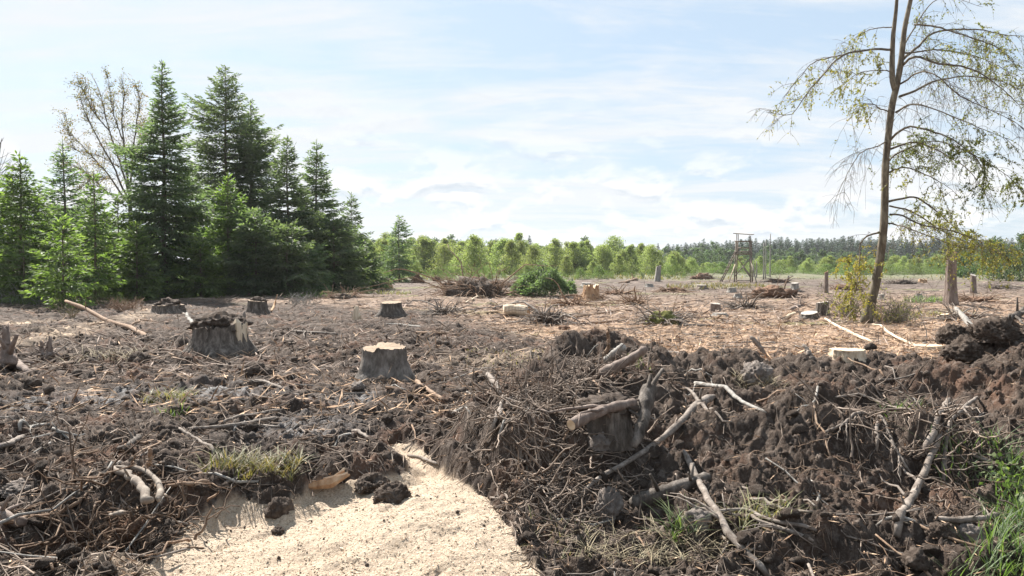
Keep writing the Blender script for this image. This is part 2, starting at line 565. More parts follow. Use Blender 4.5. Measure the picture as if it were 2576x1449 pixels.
def ground_mat():
    m, t = new_mat('ground')
    pos = t.n('ShaderNodeNewGeometry').outputs['Position']
    lit, saw, bank = attr(t, 'lit'), attr(t, 'saw'), attr(t, 'bank')
    n_big = t.noise(pos, 0.55, 5, 0.6)
    n_mid = t.noise(pos, 3.2, 5, 0.65)
    n_fine = t.noise(pos, 28, 4, 0.7)
    n_dust = t.noise(pos, 9, 6, 0.7)
    mud = t.ramp(n_mid, [(0.3, (0.032, 0.022, 0.017)), (0.5, (0.058, 0.041, 0.031)), (0.7, (0.108, 0.08, 0.062))])
    red = t.ramp(t.noise(pos, 1.1, 5, 0.6), [(0.52, 0.0), (0.66, 0.75)])
    mud = t.mix(red, mud, (0.135, 0.072, 0.045))
    dry = t.ramp(n_dust, [(0.52, 0.0), (0.68, 0.7)])
    mud = t.mix(dry, mud, (0.195, 0.157, 0.13))
    mud = t.mix(t.ramp(n_fine, [(0.55, 0.0), (0.75, 0.5)]), mud, (0.24, 0.19, 0.15))
    # felled litter, fresher and more orange near, greyer far away
    cd = t.n('ShaderNodeSeparateXYZ')
    t.l(pos, cd.inputs[0])
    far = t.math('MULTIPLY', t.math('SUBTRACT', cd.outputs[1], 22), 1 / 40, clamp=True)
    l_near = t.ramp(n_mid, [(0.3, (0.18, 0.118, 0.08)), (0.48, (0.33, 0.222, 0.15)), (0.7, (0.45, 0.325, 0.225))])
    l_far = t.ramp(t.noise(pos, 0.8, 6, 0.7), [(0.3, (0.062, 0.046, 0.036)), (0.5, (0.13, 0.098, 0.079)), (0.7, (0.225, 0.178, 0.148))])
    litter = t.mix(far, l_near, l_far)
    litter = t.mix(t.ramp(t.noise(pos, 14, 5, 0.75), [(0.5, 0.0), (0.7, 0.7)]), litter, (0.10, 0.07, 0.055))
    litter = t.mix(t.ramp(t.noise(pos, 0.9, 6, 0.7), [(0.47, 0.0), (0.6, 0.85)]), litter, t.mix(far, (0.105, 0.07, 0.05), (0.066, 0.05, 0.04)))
    green = t.ramp(t.noise(t.mapping(pos, sc=(0.5, 1, 1)), 0.22, 5, 0.6), [(0.56, 0.0), (0.68, 0.8)])
    litter = t.mix(green, litter, (0.16, 0.17, 0.06))
    # meadow beyond the clearing
    mead = t.math('MULTIPLY', t.math('SUBTRACT', cd.outputs[1], 84), 1 / 25, clamp=True)
    litter = t.mix(t.math('MULTIPLY', mead, 0.8), litter, t.ramp(t.noise(pos, 0.3, 4), [(0.35, (0.10, 0.125, 0.055)), (0.65, (0.175, 0.155, 0.105))]))
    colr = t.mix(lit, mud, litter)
    # tracked sawdust on the mud at left
    s1 = t.ramp(t.noise(t.mapping(pos, sc=(0.35, 1, 1)), 0.9, 5, 0.6), [(0.5, 0.0), (0.62, 1.0)])
    trk = attr(t, 'track')
    colr = t.mix(t.math('MULTIPLY', trk, t.math('ADD', 0.25, t.math('MULTIPLY', s1, 0.75))), colr, (0.47, 0.36, 0.26))
    wet = attr(t, 'wet')
    wetm = t.math('MULTIPLY', wet, t.ramp(n_mid, [(0.4, 1.0), (0.6, 0.2)]))
    colr = t.mix(wetm, colr, (0.10, 0.092, 0.09))
    sd = t.ramp(t.noise(pos, 55, 4, 0.75), [(0.3, (0.235, 0.17, 0.118)), (0.5, (0.47, 0.37, 0.272)), (0.72, (0.62, 0.51, 0.395))])
    sd = t.mix(t.ramp(t.noise(pos, 2.4, 7, 0.72), [(0.54, 0.0), (0.7, 0.55)]), sd, (0.27, 0.20, 0.145))
    sd = t.mix(t.ramp(t.noise(pos, 24, 5, 0.75), [(0.6, 0.0), (0.68, 0.75)]), sd, (0.15, 0.11, 0.08))
    colr = t.mix(saw, colr, sd)
    rough = t.math('SUBTRACT', 0.95, t.math('MULTIPLY', wetm, 0.45))
    bump = t.math('ADD', t.noise(pos, 34, 5, 0.75), t.math('MULTIPLY', t.noise(pos, 90, 3, 0.7), 0.5))
    finish(t, colr, rough, bump, 0.9, 0.03, 0.25)
    return m


def soil_mat(name, c0, c1, c2, sc=7.0):
    m, t = new_mat(name)
    p = t.n('ShaderNodeTexCoord').outputs['Object']
    col = t.ramp(t.noise(p, sc, 6, 0.7), [(0.3, c0), (0.5, c1), (0.7, c2)])
    finish(t, col, 0.95, t.noise(p, sc * 5, 5, 0.75), 0.9, 0.03, 0.2)
    return m


def wood_mat(name, c0, c1, c2, stretch=(1, 1, 1), sc=6.0, bump=0.8, vary=0.0):
    m, t = new_mat(name)
    p = t.mapping(t.n('ShaderNodeTexCoord').outputs['Object'], sc=stretch)
    col = t.ramp(t.noise(p, sc, 6, 0.68), [(0.3, c0), (0.5, c1), (0.7, c2)])
    if vary:
        v = attr(t, 'v')
        col = t.mix(v, t.mix(1.0, col, (1 - vary,) * 3, 'MULTIPLY'), t.mix(1.0, col, (1 + vary, 1 + vary * 0.95, 1 + vary * 0.9), 'MULTIPLY'))
    finish(t, col, 0.88, t.noise(p, sc * 3, 5, 0.75), bump, 0.02, 0.25)
    return m


def ring_mat(name, c0, c1, dark):
    m, t = new_mat(name)
    p = t.n('ShaderNodeTexCoord').outputs['Object']
    w = t.n('ShaderNodeTexWave')
    w.wave_type = 'RINGS'
    w.rings_direction = 'Z'
    w.inputs['Scale'].default_value = 14
    w.inputs['Distortion'].default_value = 2.5
    w.inputs['Detail'].default_value = 3
    t.l(p, w.inputs['Vector'])
    col = t.mix(w.outputs['Fac'], c0, c1)
    col = t.mix(t.ramp(t.noise(p, 5, 6, 0.7), [(0.5, 0.0), (0.68, 0.8)]), col, dark)
    finish(t, col, 0.85, t.noise(p, 40, 4, 0.7), 0.4, 0.01, 0.25)
    return m


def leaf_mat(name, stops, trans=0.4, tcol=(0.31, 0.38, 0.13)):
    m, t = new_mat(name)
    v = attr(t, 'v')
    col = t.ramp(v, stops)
    oi = t.n('ShaderNodeObjectInfo').outputs['Random']
    hs = t.n('ShaderNodeHueSaturation')
    t.l(t.math('ADD', 0.485, t.math('MULTIPLY', oi, 0.03)), hs.inputs['Hue'])
    t.l(t.math('ADD', 0.85, t.math('MULTIPLY', oi, 0.3)), hs.inputs['Value'])
    t.l(col, hs.inputs['Color'])
    b = t.n('ShaderNodeBsdfPrincipled')
    t.l(hs.outputs[0], b.inputs['Base Color'])
    b.inputs['Roughness'].default_value = 0.6
    b.inputs['Specular IOR Level'].default_value = 0.35
    tr = t.n('ShaderNodeBsdfTranslucent')
    t.l(t.mix(1.0, hs.outputs[0], tuple(x * 4 for x in tcol), 'MULTIPLY'), tr.inputs[0])
    mx = t.n('ShaderNodeMixShader')
    mx.inputs[0].default_value = trans
    t.l(b.outputs[0], mx.inputs[1])
    t.l(tr.outputs[0], mx.inputs[2])
    o = t.n('ShaderNodeOutputMaterial')
    t.l(mx.outputs[0], o.inputs[0])
    return m


M = {}
M['ground'] = ground_mat()
M['soil'] = soil_mat('soil', (0.038, 0.027, 0.021), (0.078, 0.058, 0.045), (0.18, 0.144, 0.118), 9)
M['soil_red'] = soil_mat('soil_red', (0.075, 0.042, 0.028), (0.15, 0.088, 0.058), (0.27, 0.175, 0.12))
M['soil_pale'] = soil_mat('soil_pale', (0.13, 0.105, 0.09), (0.21, 0.178, 0.155), (0.29, 0.25, 0.22))
M['bark'] = wood_mat('bark', (0.032, 0.025, 0.020), (0.10, 0.083, 0.069), (0.25, 0.215, 0.185), (1, 1, 0.3), 11, 1.0)
M['bark_grey'] = wood_mat('bark_grey', (0.045, 0.036, 0.030), (0.15, 0.13, 0.112), (0.30, 0.265, 0.235), (1, 1, 0.55), 8, 1.0)
M['bark_red'] = wood_mat('bark_red', (0.10, 0.072, 0.058), (0.19, 0.145, 0.12), (0.30, 0.245, 0.21), (1, 1, 0.35), 9)
M['bark_tree'] = wood_mat('bark_tree', (0.045, 0.036, 0.026), (0.12, 0.10, 0.072), (0.26, 0.23, 0.17), (1, 1, 0.3), 7)
M['grey_wood'] = wood_mat('grey_wood', (0.13, 0.118, 0.105), (0.25, 0.23, 0.205), (0.38, 0.355, 0.32), (1, 1, 0.15), 12, 0.5)
M['pale_wood'] = wood_mat('pale_wood', (0.34, 0.25, 0.165), (0.55, 0.44, 0.32), (0.70, 0.60, 0.46), (1, 1, 0.12), 12, 0.6)
M['torn_wood'] = wood_mat('torn_wood', (0.19, 0.10, 0.055), (0.38, 0.23, 0.13), (0.56, 0.40, 0.26), (1, 1, 0.2), 10, 0.8)
M['cut'] = ring_mat('cut', (0.33, 0.25, 0.175), (0.24, 0.17, 0.112), (0.13, 0.095, 0.07))
M['cut_fresh'] = ring_mat('cut_fresh', (0.62, 0.50, 0.36), (0.50, 0.37, 0.24), (0.38, 0.24, 0.14))
M['cut_grey'] = ring_mat('cut_grey', (0.44, 0.40, 0.355), (0.34, 0.30, 0.26), (0.22, 0.19, 0.16))
M['branch'] = wood_mat('branch', (0.095, 0.075, 0.06), (0.20, 0.165, 0.138), (0.33, 0.285, 0.245), (1, 1, 1), 14, 0.6)
M['branch_red'] = wood_mat('branch_red', (0.12, 0.075, 0.05), (0.25, 0.165, 0.11), (0.38, 0.28, 0.20), (1, 1, 1), 12, 0.6)
M['twig'] = wood_mat('twig', (0.085, 0.064, 0.05), (0.175, 0.136, 0.108), (0.30, 0.245, 0.20), (1, 1, 1), 6, 0.2, 0.55)
M['root'] = wood_mat('root', (0.07, 0.045, 0.03), (0.15, 0.10, 0.068), (0.27, 0.195, 0.14), (1, 1, 1), 9, 0.3, 0.45)
M['chip'] = wood_mat('chip', (0.23, 0.135, 0.08), (0.41, 0.27, 0.17), (0.58, 0.44, 0.31), (1, 1, 1), 5, 0.1, 0.5)
M['slash'] = wood_mat('slash', (0.12, 0.085, 0.066), (0.25, 0.19, 0.153), (0.42, 0.345, 0.29), (1, 1, 1), 3, 0.1, 0.5)
M['straw'] = wood_mat('straw', (0.13, 0.10, 0.065), (0.24, 0.20, 0.13), (0.37, 0.32, 0.22), (1, 1, 1), 5, 0.1, 0.4)
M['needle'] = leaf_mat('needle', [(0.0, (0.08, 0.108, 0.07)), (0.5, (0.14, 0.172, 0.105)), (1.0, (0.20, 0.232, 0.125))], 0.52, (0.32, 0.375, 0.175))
M['needle_light'] = leaf_mat('needle_light', [(0.0, (0.085, 0.12, 0.054)), (0.5, (0.15, 0.195, 0.085)), (1.0, (0.25, 0.29, 0.13))], 0.5)
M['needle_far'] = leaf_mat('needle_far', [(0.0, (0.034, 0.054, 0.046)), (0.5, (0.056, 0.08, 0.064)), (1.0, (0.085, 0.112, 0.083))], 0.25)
M['birch'] = leaf_mat('birch', [(0.0, (0.14, 0.172, 0.075)), (0.5, (0.23, 0.262, 0.115)), (1.0, (0.35, 0.36, 0.165))], 0.48, (0.31, 0.355, 0.18))
M['broad'] = leaf_mat('broad', [(0.0, (0.055, 0.08, 0.05)), (0.5, (0.09, 0.125, 0.072)), (1.0, (0.14, 0.18, 0.098))], 0.35)
M['shrub'] = leaf_mat('shrub', [(0.0, (0.07, 0.10, 0.045)), (0.5, (0.12, 0.155, 0.066)), (1.0, (0.19, 0.22, 0.10))], 0.42)
M['rowan'] = leaf_mat('rowan', [(0.0, (0.07, 0.10, 0.03)), (0.45, (0.14, 0.155, 0.045)), (0.8, (0.27, 0.20, 0.06)), (1.0, (0.30, 0.15, 0.05))], 0.42, (0.3, 0.3, 0.06))
M['tree_leaf'] = leaf_mat('tree_leaf', [(0.0, (0.075, 0.105, 0.04)), (0.4, (0.15, 0.175, 0.06)), (0.75, (0.30, 0.29, 0.10)), (1.0, (0.42, 0.34, 0.13))], 0.42, (0.3, 0.33, 0.06))
M['grass'] = leaf_mat('grass', [(0.0, (0.055, 0.082, 0.036)), (0.5, (0.115, 0.158, 0.07)), (1.0, (0.23, 0.265, 0.125))], 0.4)
M['grass_dry'] = leaf_mat('grass_dry', [(0.0, (0.10, 0.13, 0.05)), (0.5, (0.22, 0.21, 0.10)), (1.0, (0.38, 0.32, 0.19))], 0.3, (0.3, 0.28, 0.12))
M['old_wood'] = wood_mat('old_wood', (0.12, 0.095, 0.075), (0.22, 0.18, 0.145), (0.33, 0.285, 0.235), (1, 1, 0.2), 9, 0.5)
M['moss'] = soil_mat('moss', (0.07, 0.075, 0.022), (0.14, 0.14, 0.045), (0.22, 0.21, 0.075), 9)
M['purple'] = leaf_mat('purple', [(0.0, (0.25, 0.12, 0.33)), (1.0, (0.42, 0.25, 0.5))], 0.3, (0.3, 0.2, 0.35))

# ------------------------------------------------------------------ ground sheets
def build_ground():
    jit = 0.35 * DU * YY
    xs = XX + jit * (rng.random(XX.shape) - 0.5)
    yy = YY + 0.3 * np.gradient(ys)[:, None] * (rng.random(XX.shape) - 0.5)
    nr, nc_ = XX.shape
    V = np.stack([xs, yy, ZZ], -1).reshape(-1, 3)
    tr = np.zeros(XX.shape)
    # sawdust tracked over the mud, mid left, in two bands
    for (ax, ay, bx, by, w) in ((0, 862, 330, 805, 1.0), (330, 805, 415, 775, 0.8), (0, 818, 130, 808, 0.7), (1130, 915, 1420, 905, 0.9), (0, 1450, 420, 1390, 0.6), (330, 1360, 700, 1300, 0.35)):
        a, b = np.array(on_plane(ax, ay, 0)), np.array(on_plane(bx, by, 0))
        e = b - a
        tt = np.clip(((XX - a[0]) * e[0] + (YY - a[1]) * e[1]) / (e @ e), 0, 1)
        d = np.hypot(XX - a[0] - e[0] * tt, YY - a[1] - e[1] * tt)
        tr = np.maximum(tr, sstep(1.3, 0.2, d / w))
    wet = np.zeros(XX.shape)
    for (px, py, rx, ry) in ((110, 1020, 1.3, 0.8), (560, 990, 1.0, 0.8), (760, 1075, 0.7, 0.6), (280, 1000, 1.0, 0.7), (880, 1010, 0.6, 0.6)):
        a = on_plane(px, py, 0)
        wet = np.maximum(wet, np.exp(-(((XX - a[0]) / rx) ** 2 + ((YY - a[1]) / ry) ** 2)))
    A = {'lit': LIT.ravel(), 'saw': SAWM.ravel(), 'bank': MBK.ravel(), 'track': tr.ravel(), 'wet': wet.ravel()}
    i = (np.arange(nr - 1)[:, None] * nc_ + np.arange(nc_ - 1)[None]).ravel()
    Q = np.stack([i, i + 1, i + nc_ + 1, i + nc_], -1)
    fs = SAWM.ravel()[Q].mean(1)
    fb = (MBK.ravel()[Q].mean(1) > 0.5) & (YY.ravel()[Q].mean(1) < 12.6)
    sel = {'sawdust': fs > 0.5, 'soil_bank': (fs <= 0.5) & fb, 'ground': (fs <= 0.5) & ~fb}
    labs = {'sawdust': 'pale yellow sawdust heaped in the foreground hollow', 'soil_bank': 'dark churned bank of dug earth along the foreground',
            'ground': 'felled clearing of dark mud and tan wood litter'}
    for name, s in sel.items():
        q = Q[s]
        idx = np.unique(q)
        rem = np.full(len(V), -1)
        rem[idx] = np.arange(len(idx))
        me = raw_mesh(name, V[idx], rem[q], np.zeros((0, 3), int), M['ground'], True, {k: a[idx] for k, a in A.items()})
        o = link(name, me)
        tag(o, labs[name], None, None, 'structure')
    # the land beyond the edges of the view
    b = MBuild()
    b.add([(-2500, -60, -0.9), (2500, -60, -0.9), (2500, 2600, -0.9), (-2500, 2600, -0.9)], [(0, 1, 2, 3)])
    me = b.mesh('land', M['ground'])
    for k in ('lit',):
        a_ = me.attributes.new(k, 'FLOAT', 'POINT')
        a_.data.foreach_set('value', np.ones(4, np.float32))
    tag(link('land', me), 'flat land stretching out around the clearing', None, None, 'structure')


build_ground()


# ------------------------------------------------------------------ vegetation builders
def unit(v):
    return v / (np.linalg.norm(v, axis=-1, keepdims=True) + 1e-9)


def rnd_unit(n, r):
    return unit(r.normal(size=(n, 3)))


PROFILE = {0.9: [0.75, 1, 0.97, 0.8, 0.58, 0.3, 0.13, 0.03], 1.0: [0.78, 1, 1, 0.82, 0.5, 0.2, 0.12, 0.03], 0.95: [0.8, 1, 0.95, 0.75, 0.5, 0.27, 0.11, 0.03],
           0.85: [0.6, 0.8, 0.95, 0.98, 0.8, 0.45, 0.2, 0.03], 0.8: [0.7, 0.9, 1, 0.95, 0.75, 0.45, 0.2, 0.03], 0.75: [0.85, 1, 0.98, 0.85, 0.65, 0.4, 0.2, 0.03],
           0.7: [0.9, 1, 1, 0.88, 0.68, 0.42, 0.2, 0.03], 0.65: [0.95, 1, 1, 0.9, 0.72, 0.45, 0.22, 0.03]}


def spruce_meshes(H, Rb, seed, mat='needle', dens=1.0, size=1.0, bare=0.03, power=0.9, low=0.03, droop=0.15, bright=0.0, wood='bark_tree', leader=0.06):
    r = np.random.default_rng(seed)
    crown, trunk = MBuild(), MBuild()
    K = 9
    tz = np.linspace(-0.2, H, K)
    P = np.stack([0.02 * H * 0.15 * np.sin(tz * 0.9 + seed), 0.02 * H * 0.15 * np.cos(tz * 0.7 + seed), tz], -1)
    rad = 0.011 * H * (1 - np.clip(tz / H, 0, 1)) ** 0.85 + 0.012
    trunk.tubes(P, rad, 7)
    z = low * H + 0.15
    C, D, Nn, L, Wd, vv = [], [], [], [], [], []
    bp, br = [], []
    while z < H * (1 - leader * 0.3):
        t = z / H
        n = r.integers(5, 8) if t < 0.9 else r.integers(3, 5)
        a0 = r.random() * 6.28
        for k in range(n):
            a = a0 + k * 6.283 / n + r.normal() * 0.25
            ln = Rb * float(np.interp(t, [0, 0.14, 0.3, 0.5, 0.66, 0.82, 0.93, 1], PROFILE[power])) * (r.uniform(0.7, 1.15) if r.random() < 0.75 else r.uniform(0.35, 0.7)) * (1 + 0.22 * math.sin(a + seed) * math.cos(z * 1.1 + seed))
            ln = max(ln, 0.16)
            z_ = z + r.normal() * 0.16 * (1 - t * 0.6) * min(size, 1.5)
            el0 = 0.8 * t ** 1.5 - 0.12 + r.normal() * 0.13
            m = 7
            s = np.linspace(0, 1, m)
            rr = ln * s
            zz = z_ + ln * (math.tan(el0) * s - droop * 2.2 * s * (1 - 0.75 * s) * (1 - t))
            wob = 0.05 * ln * np.sin(s * 5 + r.random() * 6)
            bx = np.cos(a) * rr - np.sin(a) * wob
            by = np.sin(a) * rr + np.cos(a) * wob
            B = np.stack([bx, by, zz], -1)
            bp.append(B)
            br.append(0.006 * H * (0.25 + 0.75 * (1 - t)) * (1 - s) * 0.55 + 0.006)
            T = unit(np.gradient(B, axis=0))
            step = 0.125 / dens * size
            q = np.arange(0.16, 1.0, step / max(ln, 0.2))
            if len(q) == 0:
                q = np.array([0.6])
            for sgn in (-1, 1):
                qq = np.clip(q + r.normal(size=len(q)) * 0.02, 0.05, 1)
                base = np.stack([np.interp(qq, s, B[:, i]) for i in range(3)], -1)
                tg = unit(np.stack([np.interp(qq, s, T[:, i]) for i in range(3)], -1))
                side = unit(np.cross(tg, np.array([0, 0, 1.0]))) * sgn
                tl = (0.50 * ln * (1 - qq) ** 0.75 + 0.16) * r.uniform(0.7, 1.25, len(qq))
                td = unit(tg * 0.75 + side * r.uniform(0.45, 0.95, len(qq))[:, None] + np.array([0, 0, -0.25]) * (1.2 - t))
                cnt = np.maximum(1, np.round(tl / (0.17 * size))).astype(int)
                for j in range(cnt.max()):
                    ok = cnt > j
                    nn_ = ok.sum()
                    f = j / np.maximum(cnt[ok], 1)
                    pos = base[ok] + td[ok] * (tl[ok] * f)[:, None] + np.array([0, 0, -0.10]) * (tl[ok] * f ** 2)[:, None]
                    dd = unit(td[ok] + 0.28 * r.normal(size=(nn_, 3)) + np.array([0, 0, -0.12]))
                    C.append(pos)
                    D.append(dd)
                    Nn.append(unit(np.array([0, 0, 1.0]) + 1.15 * r.normal(size=(nn_, 3))))
                    L.append(r.uniform(0.2, 0.34, nn_) * size)
                    Wd.append(r.uniform(0.06, 0.11, nn_) * size)
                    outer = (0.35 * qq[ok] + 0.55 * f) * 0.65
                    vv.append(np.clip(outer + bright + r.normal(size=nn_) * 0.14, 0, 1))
            tip = B[-1:]
            C.append(tip - T[-1:] * 0.1)
            D.append(T[-1:])
            Nn.append(np.array([[0, 0, 1.0]]))
            L.append(np.array([0.3 * size]))
            Wd.append(np.array([0.09 * size]))
            vv.append(np.array([0.85]))
        z += (0.30 - 0.08 * t) * r.uniform(0.75, 1.25) / dens ** 0.5 * (1 if size < 2 else 2.2)
    trunk.tubes(np.array(bp), np.array(br), 3, cap=False)
    # leader shoot
    n = 14
    zz = np.linspace(H * (1 - leader), H, n)
    C.append(np.stack([np.interp(zz, tz, P[:, 0]), np.interp(zz, tz, P[:, 1]), zz - 0.08], -1))
    D.append(unit(np.array([0, 0, 1.0]) + 0.35 * r.normal(size=(n, 3))))
    Nn.append(rnd_unit(n, r))
    L.append(np.full(n, 0.22 * size))
    Wd.append(np.full(n, 0.05 * size))
    vv.append(np.full(n, 0.6))
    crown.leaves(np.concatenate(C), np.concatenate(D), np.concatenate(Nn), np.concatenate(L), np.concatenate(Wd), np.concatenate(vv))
    return trunk.mesh('trunk', M[wood]), crown.mesh('crown', M[mat], False)


def put_tree(name, label, cat, meshes, loc, rz=0.0, sc=1.0, group=None):
    t = thing(name, label, cat, loc, rz, group)
    t.scale = (sc, sc, sc) if isinstance(sc, (int, float)) else sc
    link('trunk', meshes[0], t)
    link('crown', meshes[1], t)
    return t


def top_height(px, py, y, zg):
    return float(at_depth(px, py, y)[2]) - zg


def bushy_meshes(H, Wr, seed, n, leaf, mat, wood='bark_tree', crown_low=0.08, clumps=26, peak=0.62, stems=5, stem_r=0.012):
    """young broadleaf: stems, limbs and a crown of leaf clumps"""
    r = np.random.default_rng(seed)
    tr, cr = MBuild(), MBuild()
    pts = []
    for i in range(clumps):
        h = crown_low + (1 - crown_low) * r.random() ** 1.05
        w = Wr * np.interp(h, [0, crown_low, 0.35, peak, 0.85, 1.0], [0.75, 0.85, 1.0, 0.74, 0.4, 0.06])
        a, q = r.random() * 6.283, math.sqrt(r.random())
        pts.append((w * q * math.cos(a), w * q * math.sin(a), h * H * 0.96))
    pts = np.array(pts)
    tz = np.linspace(-0.15, H * 0.93, 7)
    main = np.stack([0.03 * H * np.sin(tz * 1.3 + seed), 0.03 * H * np.cos(tz * 1.7 + seed), tz], -1)
    tr.tubes(main, stem_r * H * (1 - tz / H).clip(0.08, 1) * 0.9, 5)
    lim, lr = [], []
    for p in pts:
        hz = max(0.04 * H, p[2] - 0.9 * math.hypot(p[0], p[1]) - 0.1)
        st = np.array([np.interp(hz, tz, main[:, 0]), np.interp(hz, tz, main[:, 1]), hz])
        s = np.linspace(0, 1, 4)[:, None]
        c_ = st + (p - st) * s
        c_[1:3, 2] -= 0.05 * H * np.sin(np.pi * s[1:3, 0])
        lim.append(c_)
        lr.append(stem_r * H * 0.42 * (1 - s[:, 0] * 0.8))
    tr.tubes(np.array(lim), np.array(lr), 3, cap=False)
    k = r.integers(0, clumps, n)
    spread = Wr * (0.46 if leaf < 0.3 else 0.36)
    off = rnd_unit(n, r) * (r.random(n) ** 0.55)[:, None] * np.array([1, 1, 0.95]) * spread
    hk = pts[k, 2] / H
    off *= (1.15 - 0.55 * hk)[:, None]
    C = pts[k] + off
    C[:, 2] = np.maximum(C[:, 2], 0.04)
    cr.leaves(C, unit(rnd_unit(n, r) + np.array([0, 0, -0.35])), rnd_unit(n, r), leaf * r.uniform(0.7, 1.3, n), leaf * r.uniform(0.55, 0.9, n),
              np.clip(0.5 + 0.22 * r.normal(size=n) + 0.18 * (hk - 0.5) + 0.10 * r.normal(size=clumps)[k], 0, 1))
    return tr.mesh('trunk', M[wood]), cr.mesh('crown', M[mat], False)


# ------------------------------------------------------------------ spruces on the left
def spruce_at(ptop, ytop, depth, half_px, seed, label, base_px=None, mat='needle', name='spruce_tree', **kw):
    bpx = ptop if base_px is None else base_px
    x = (bpx - 1288) / F_PX * depth
    zg = gz(x, depth)
    H = top_height(ptop, ytop, depth, zg)
    meshes = spruce_meshes(H, 1.22 * half_px / F_PX * depth, seed, mat, **kw)
    return put_tree(name, label, 'spruce', meshes, (x, depth, zg - 0.03))


spruce_at(415, 152, 45, 118, 1, 'tallest spruce, full dark green crown with narrow spire, in front of the bare-branched tree', size=0.95, dens=1.1, power=1.0, leader=0.03)
spruce_at(572, 163, 56, 112, 2, 'tall open-crowned spruce with visible trunk, second spire from the tallest spruce', size=1.0, dens=0.8, power=0.85, droop=0.3)
spruce_at(634, 250, 58, 80, 3, 'dark drooping spruce just behind the tall open-crowned one', dens=0.8, droop=0.34, power=0.8)
spruce_at(725, 338, 52, 88, 4, 'pointed spruce left of a twin of nearly the same height', power=0.95)
spruce_at(798, 350, 56, 84, 5, 'pointed spruce with long bare leader, right of its near twin', power=0.95, leader=0.10)
spruce_at(885, 482, 62, 62, 6, 'slim spruce with thin spire at the open end of the spruce row', dens=0.85, leader=0.12, power=0.95)
spruce_at(1004, 540, 84, 46, 7, 'lone thin-topped young spruce standing in front of the birches', dens=0.75, leader=0.12, size=1.2)
spruce_at(575, 432, 47, 78, 8, 'light green young spruce at the foot of the tall open-crowned spruce', mat='needle_light', bright=0.12)
spruce_at(645, 520, 46, 84, 9, 'broad dark low spruce in the shade of the row, near the fallen trunk', power=0.7)
spruce_at(722, 560, 46, 84, 10, 'broad dark low spruce above the pale dead twigs', power=0.65)
spruce_at(840, 545, 53, 80, 12, 'low spruce with drooping skirt near the end of the spruce row', power=0.7)
spruce_at(912, 600, 60, 62, 13, 'lowest broad spruce at the end of the spruce row beside the bright shrubs', power=0.7)
spruce_at(775, 610, 48, 76, 11, 'low shaded spruce below the twin pointed spruces', power=0.65)
spruce_at(520, 560, 52, 70, 14, 'light green spruce filling the gap beside the tallest spruce', mat='needle_light')
spruce_at(55, 380, 39, 88, 15, 'young spruce with a long bare leader near the photo edge', dens=0.95, leader=0.16, mat='needle_light', bright=-0.02)
spruce_at(165, 352, 43, 78, 16, 'sparse-topped young spruce under the spreading bare-branched tree', dens=0.8, leader=0.14)
spruce_at(240, 430, 38, 62, 17, 'slender young spruce with a bare lower trunk showing', dens=0.8, leader=0.12, low=0.16, mat='needle_light', bright=-0.05)
spruce_at(158, 540, 33.5, 72, 18, 'small pale green larch-like conifer standing in front of the young spruces', mat='needle_light', bright=0.25, dens=0.9, leader=0.1)
spruce_at(300, 500, 44, 78, 19, 'light green spruce crowding the tallest spruce from the side', mat='needle_light', bright=0.06)
spruce_at(-10, 430, 41, 92, 20, 'broad young spruce cut by the left photo edge', mat='needle_light')
spruce_at(100, 470, 47, 85, 21, 'bushy spruce standing behind the small pale conifer', power=0.75)
spruce_at(215, 500, 50, 80, 22, 'bushy spruce behind the slender bare-trunked one', power=0.75)
spruce_at(345, 560, 41, 60, 23, 'low light green spruce at the foot of the tallest spruce', mat='needle_light', bright=0.1, power=0.7)
spruce_at(505, 600, 43.5, 70, 24, 'low spruce with sunlit skirt between tallest spruce and fallen trunk', mat='needle_light', bright=0.05, power=0.65)
for i, (px, py, d, hp) in enumerate([(-90, 460, 46, 80), (30, 500, 56, 80), (140, 510, 60, 80), (265, 530, 60, 80), (370, 520, 58, 80), (470, 560, 62, 80), (560, 570, 66, 80),
                                     (660, 560, 66, 80), (760, 520, 66, 80), (850, 570, 70, 70), (-60, 560, 36, 70), (60, 610, 36.5, 70)]):
    spruce_at(px, py, d, hp, 40 + i, 'green spruce closing the gaps inside the spruce stand', dens=0.55, size=1.25, power=0.7, mat='needle_light')['group'] = 'spruces filling the stand at left'

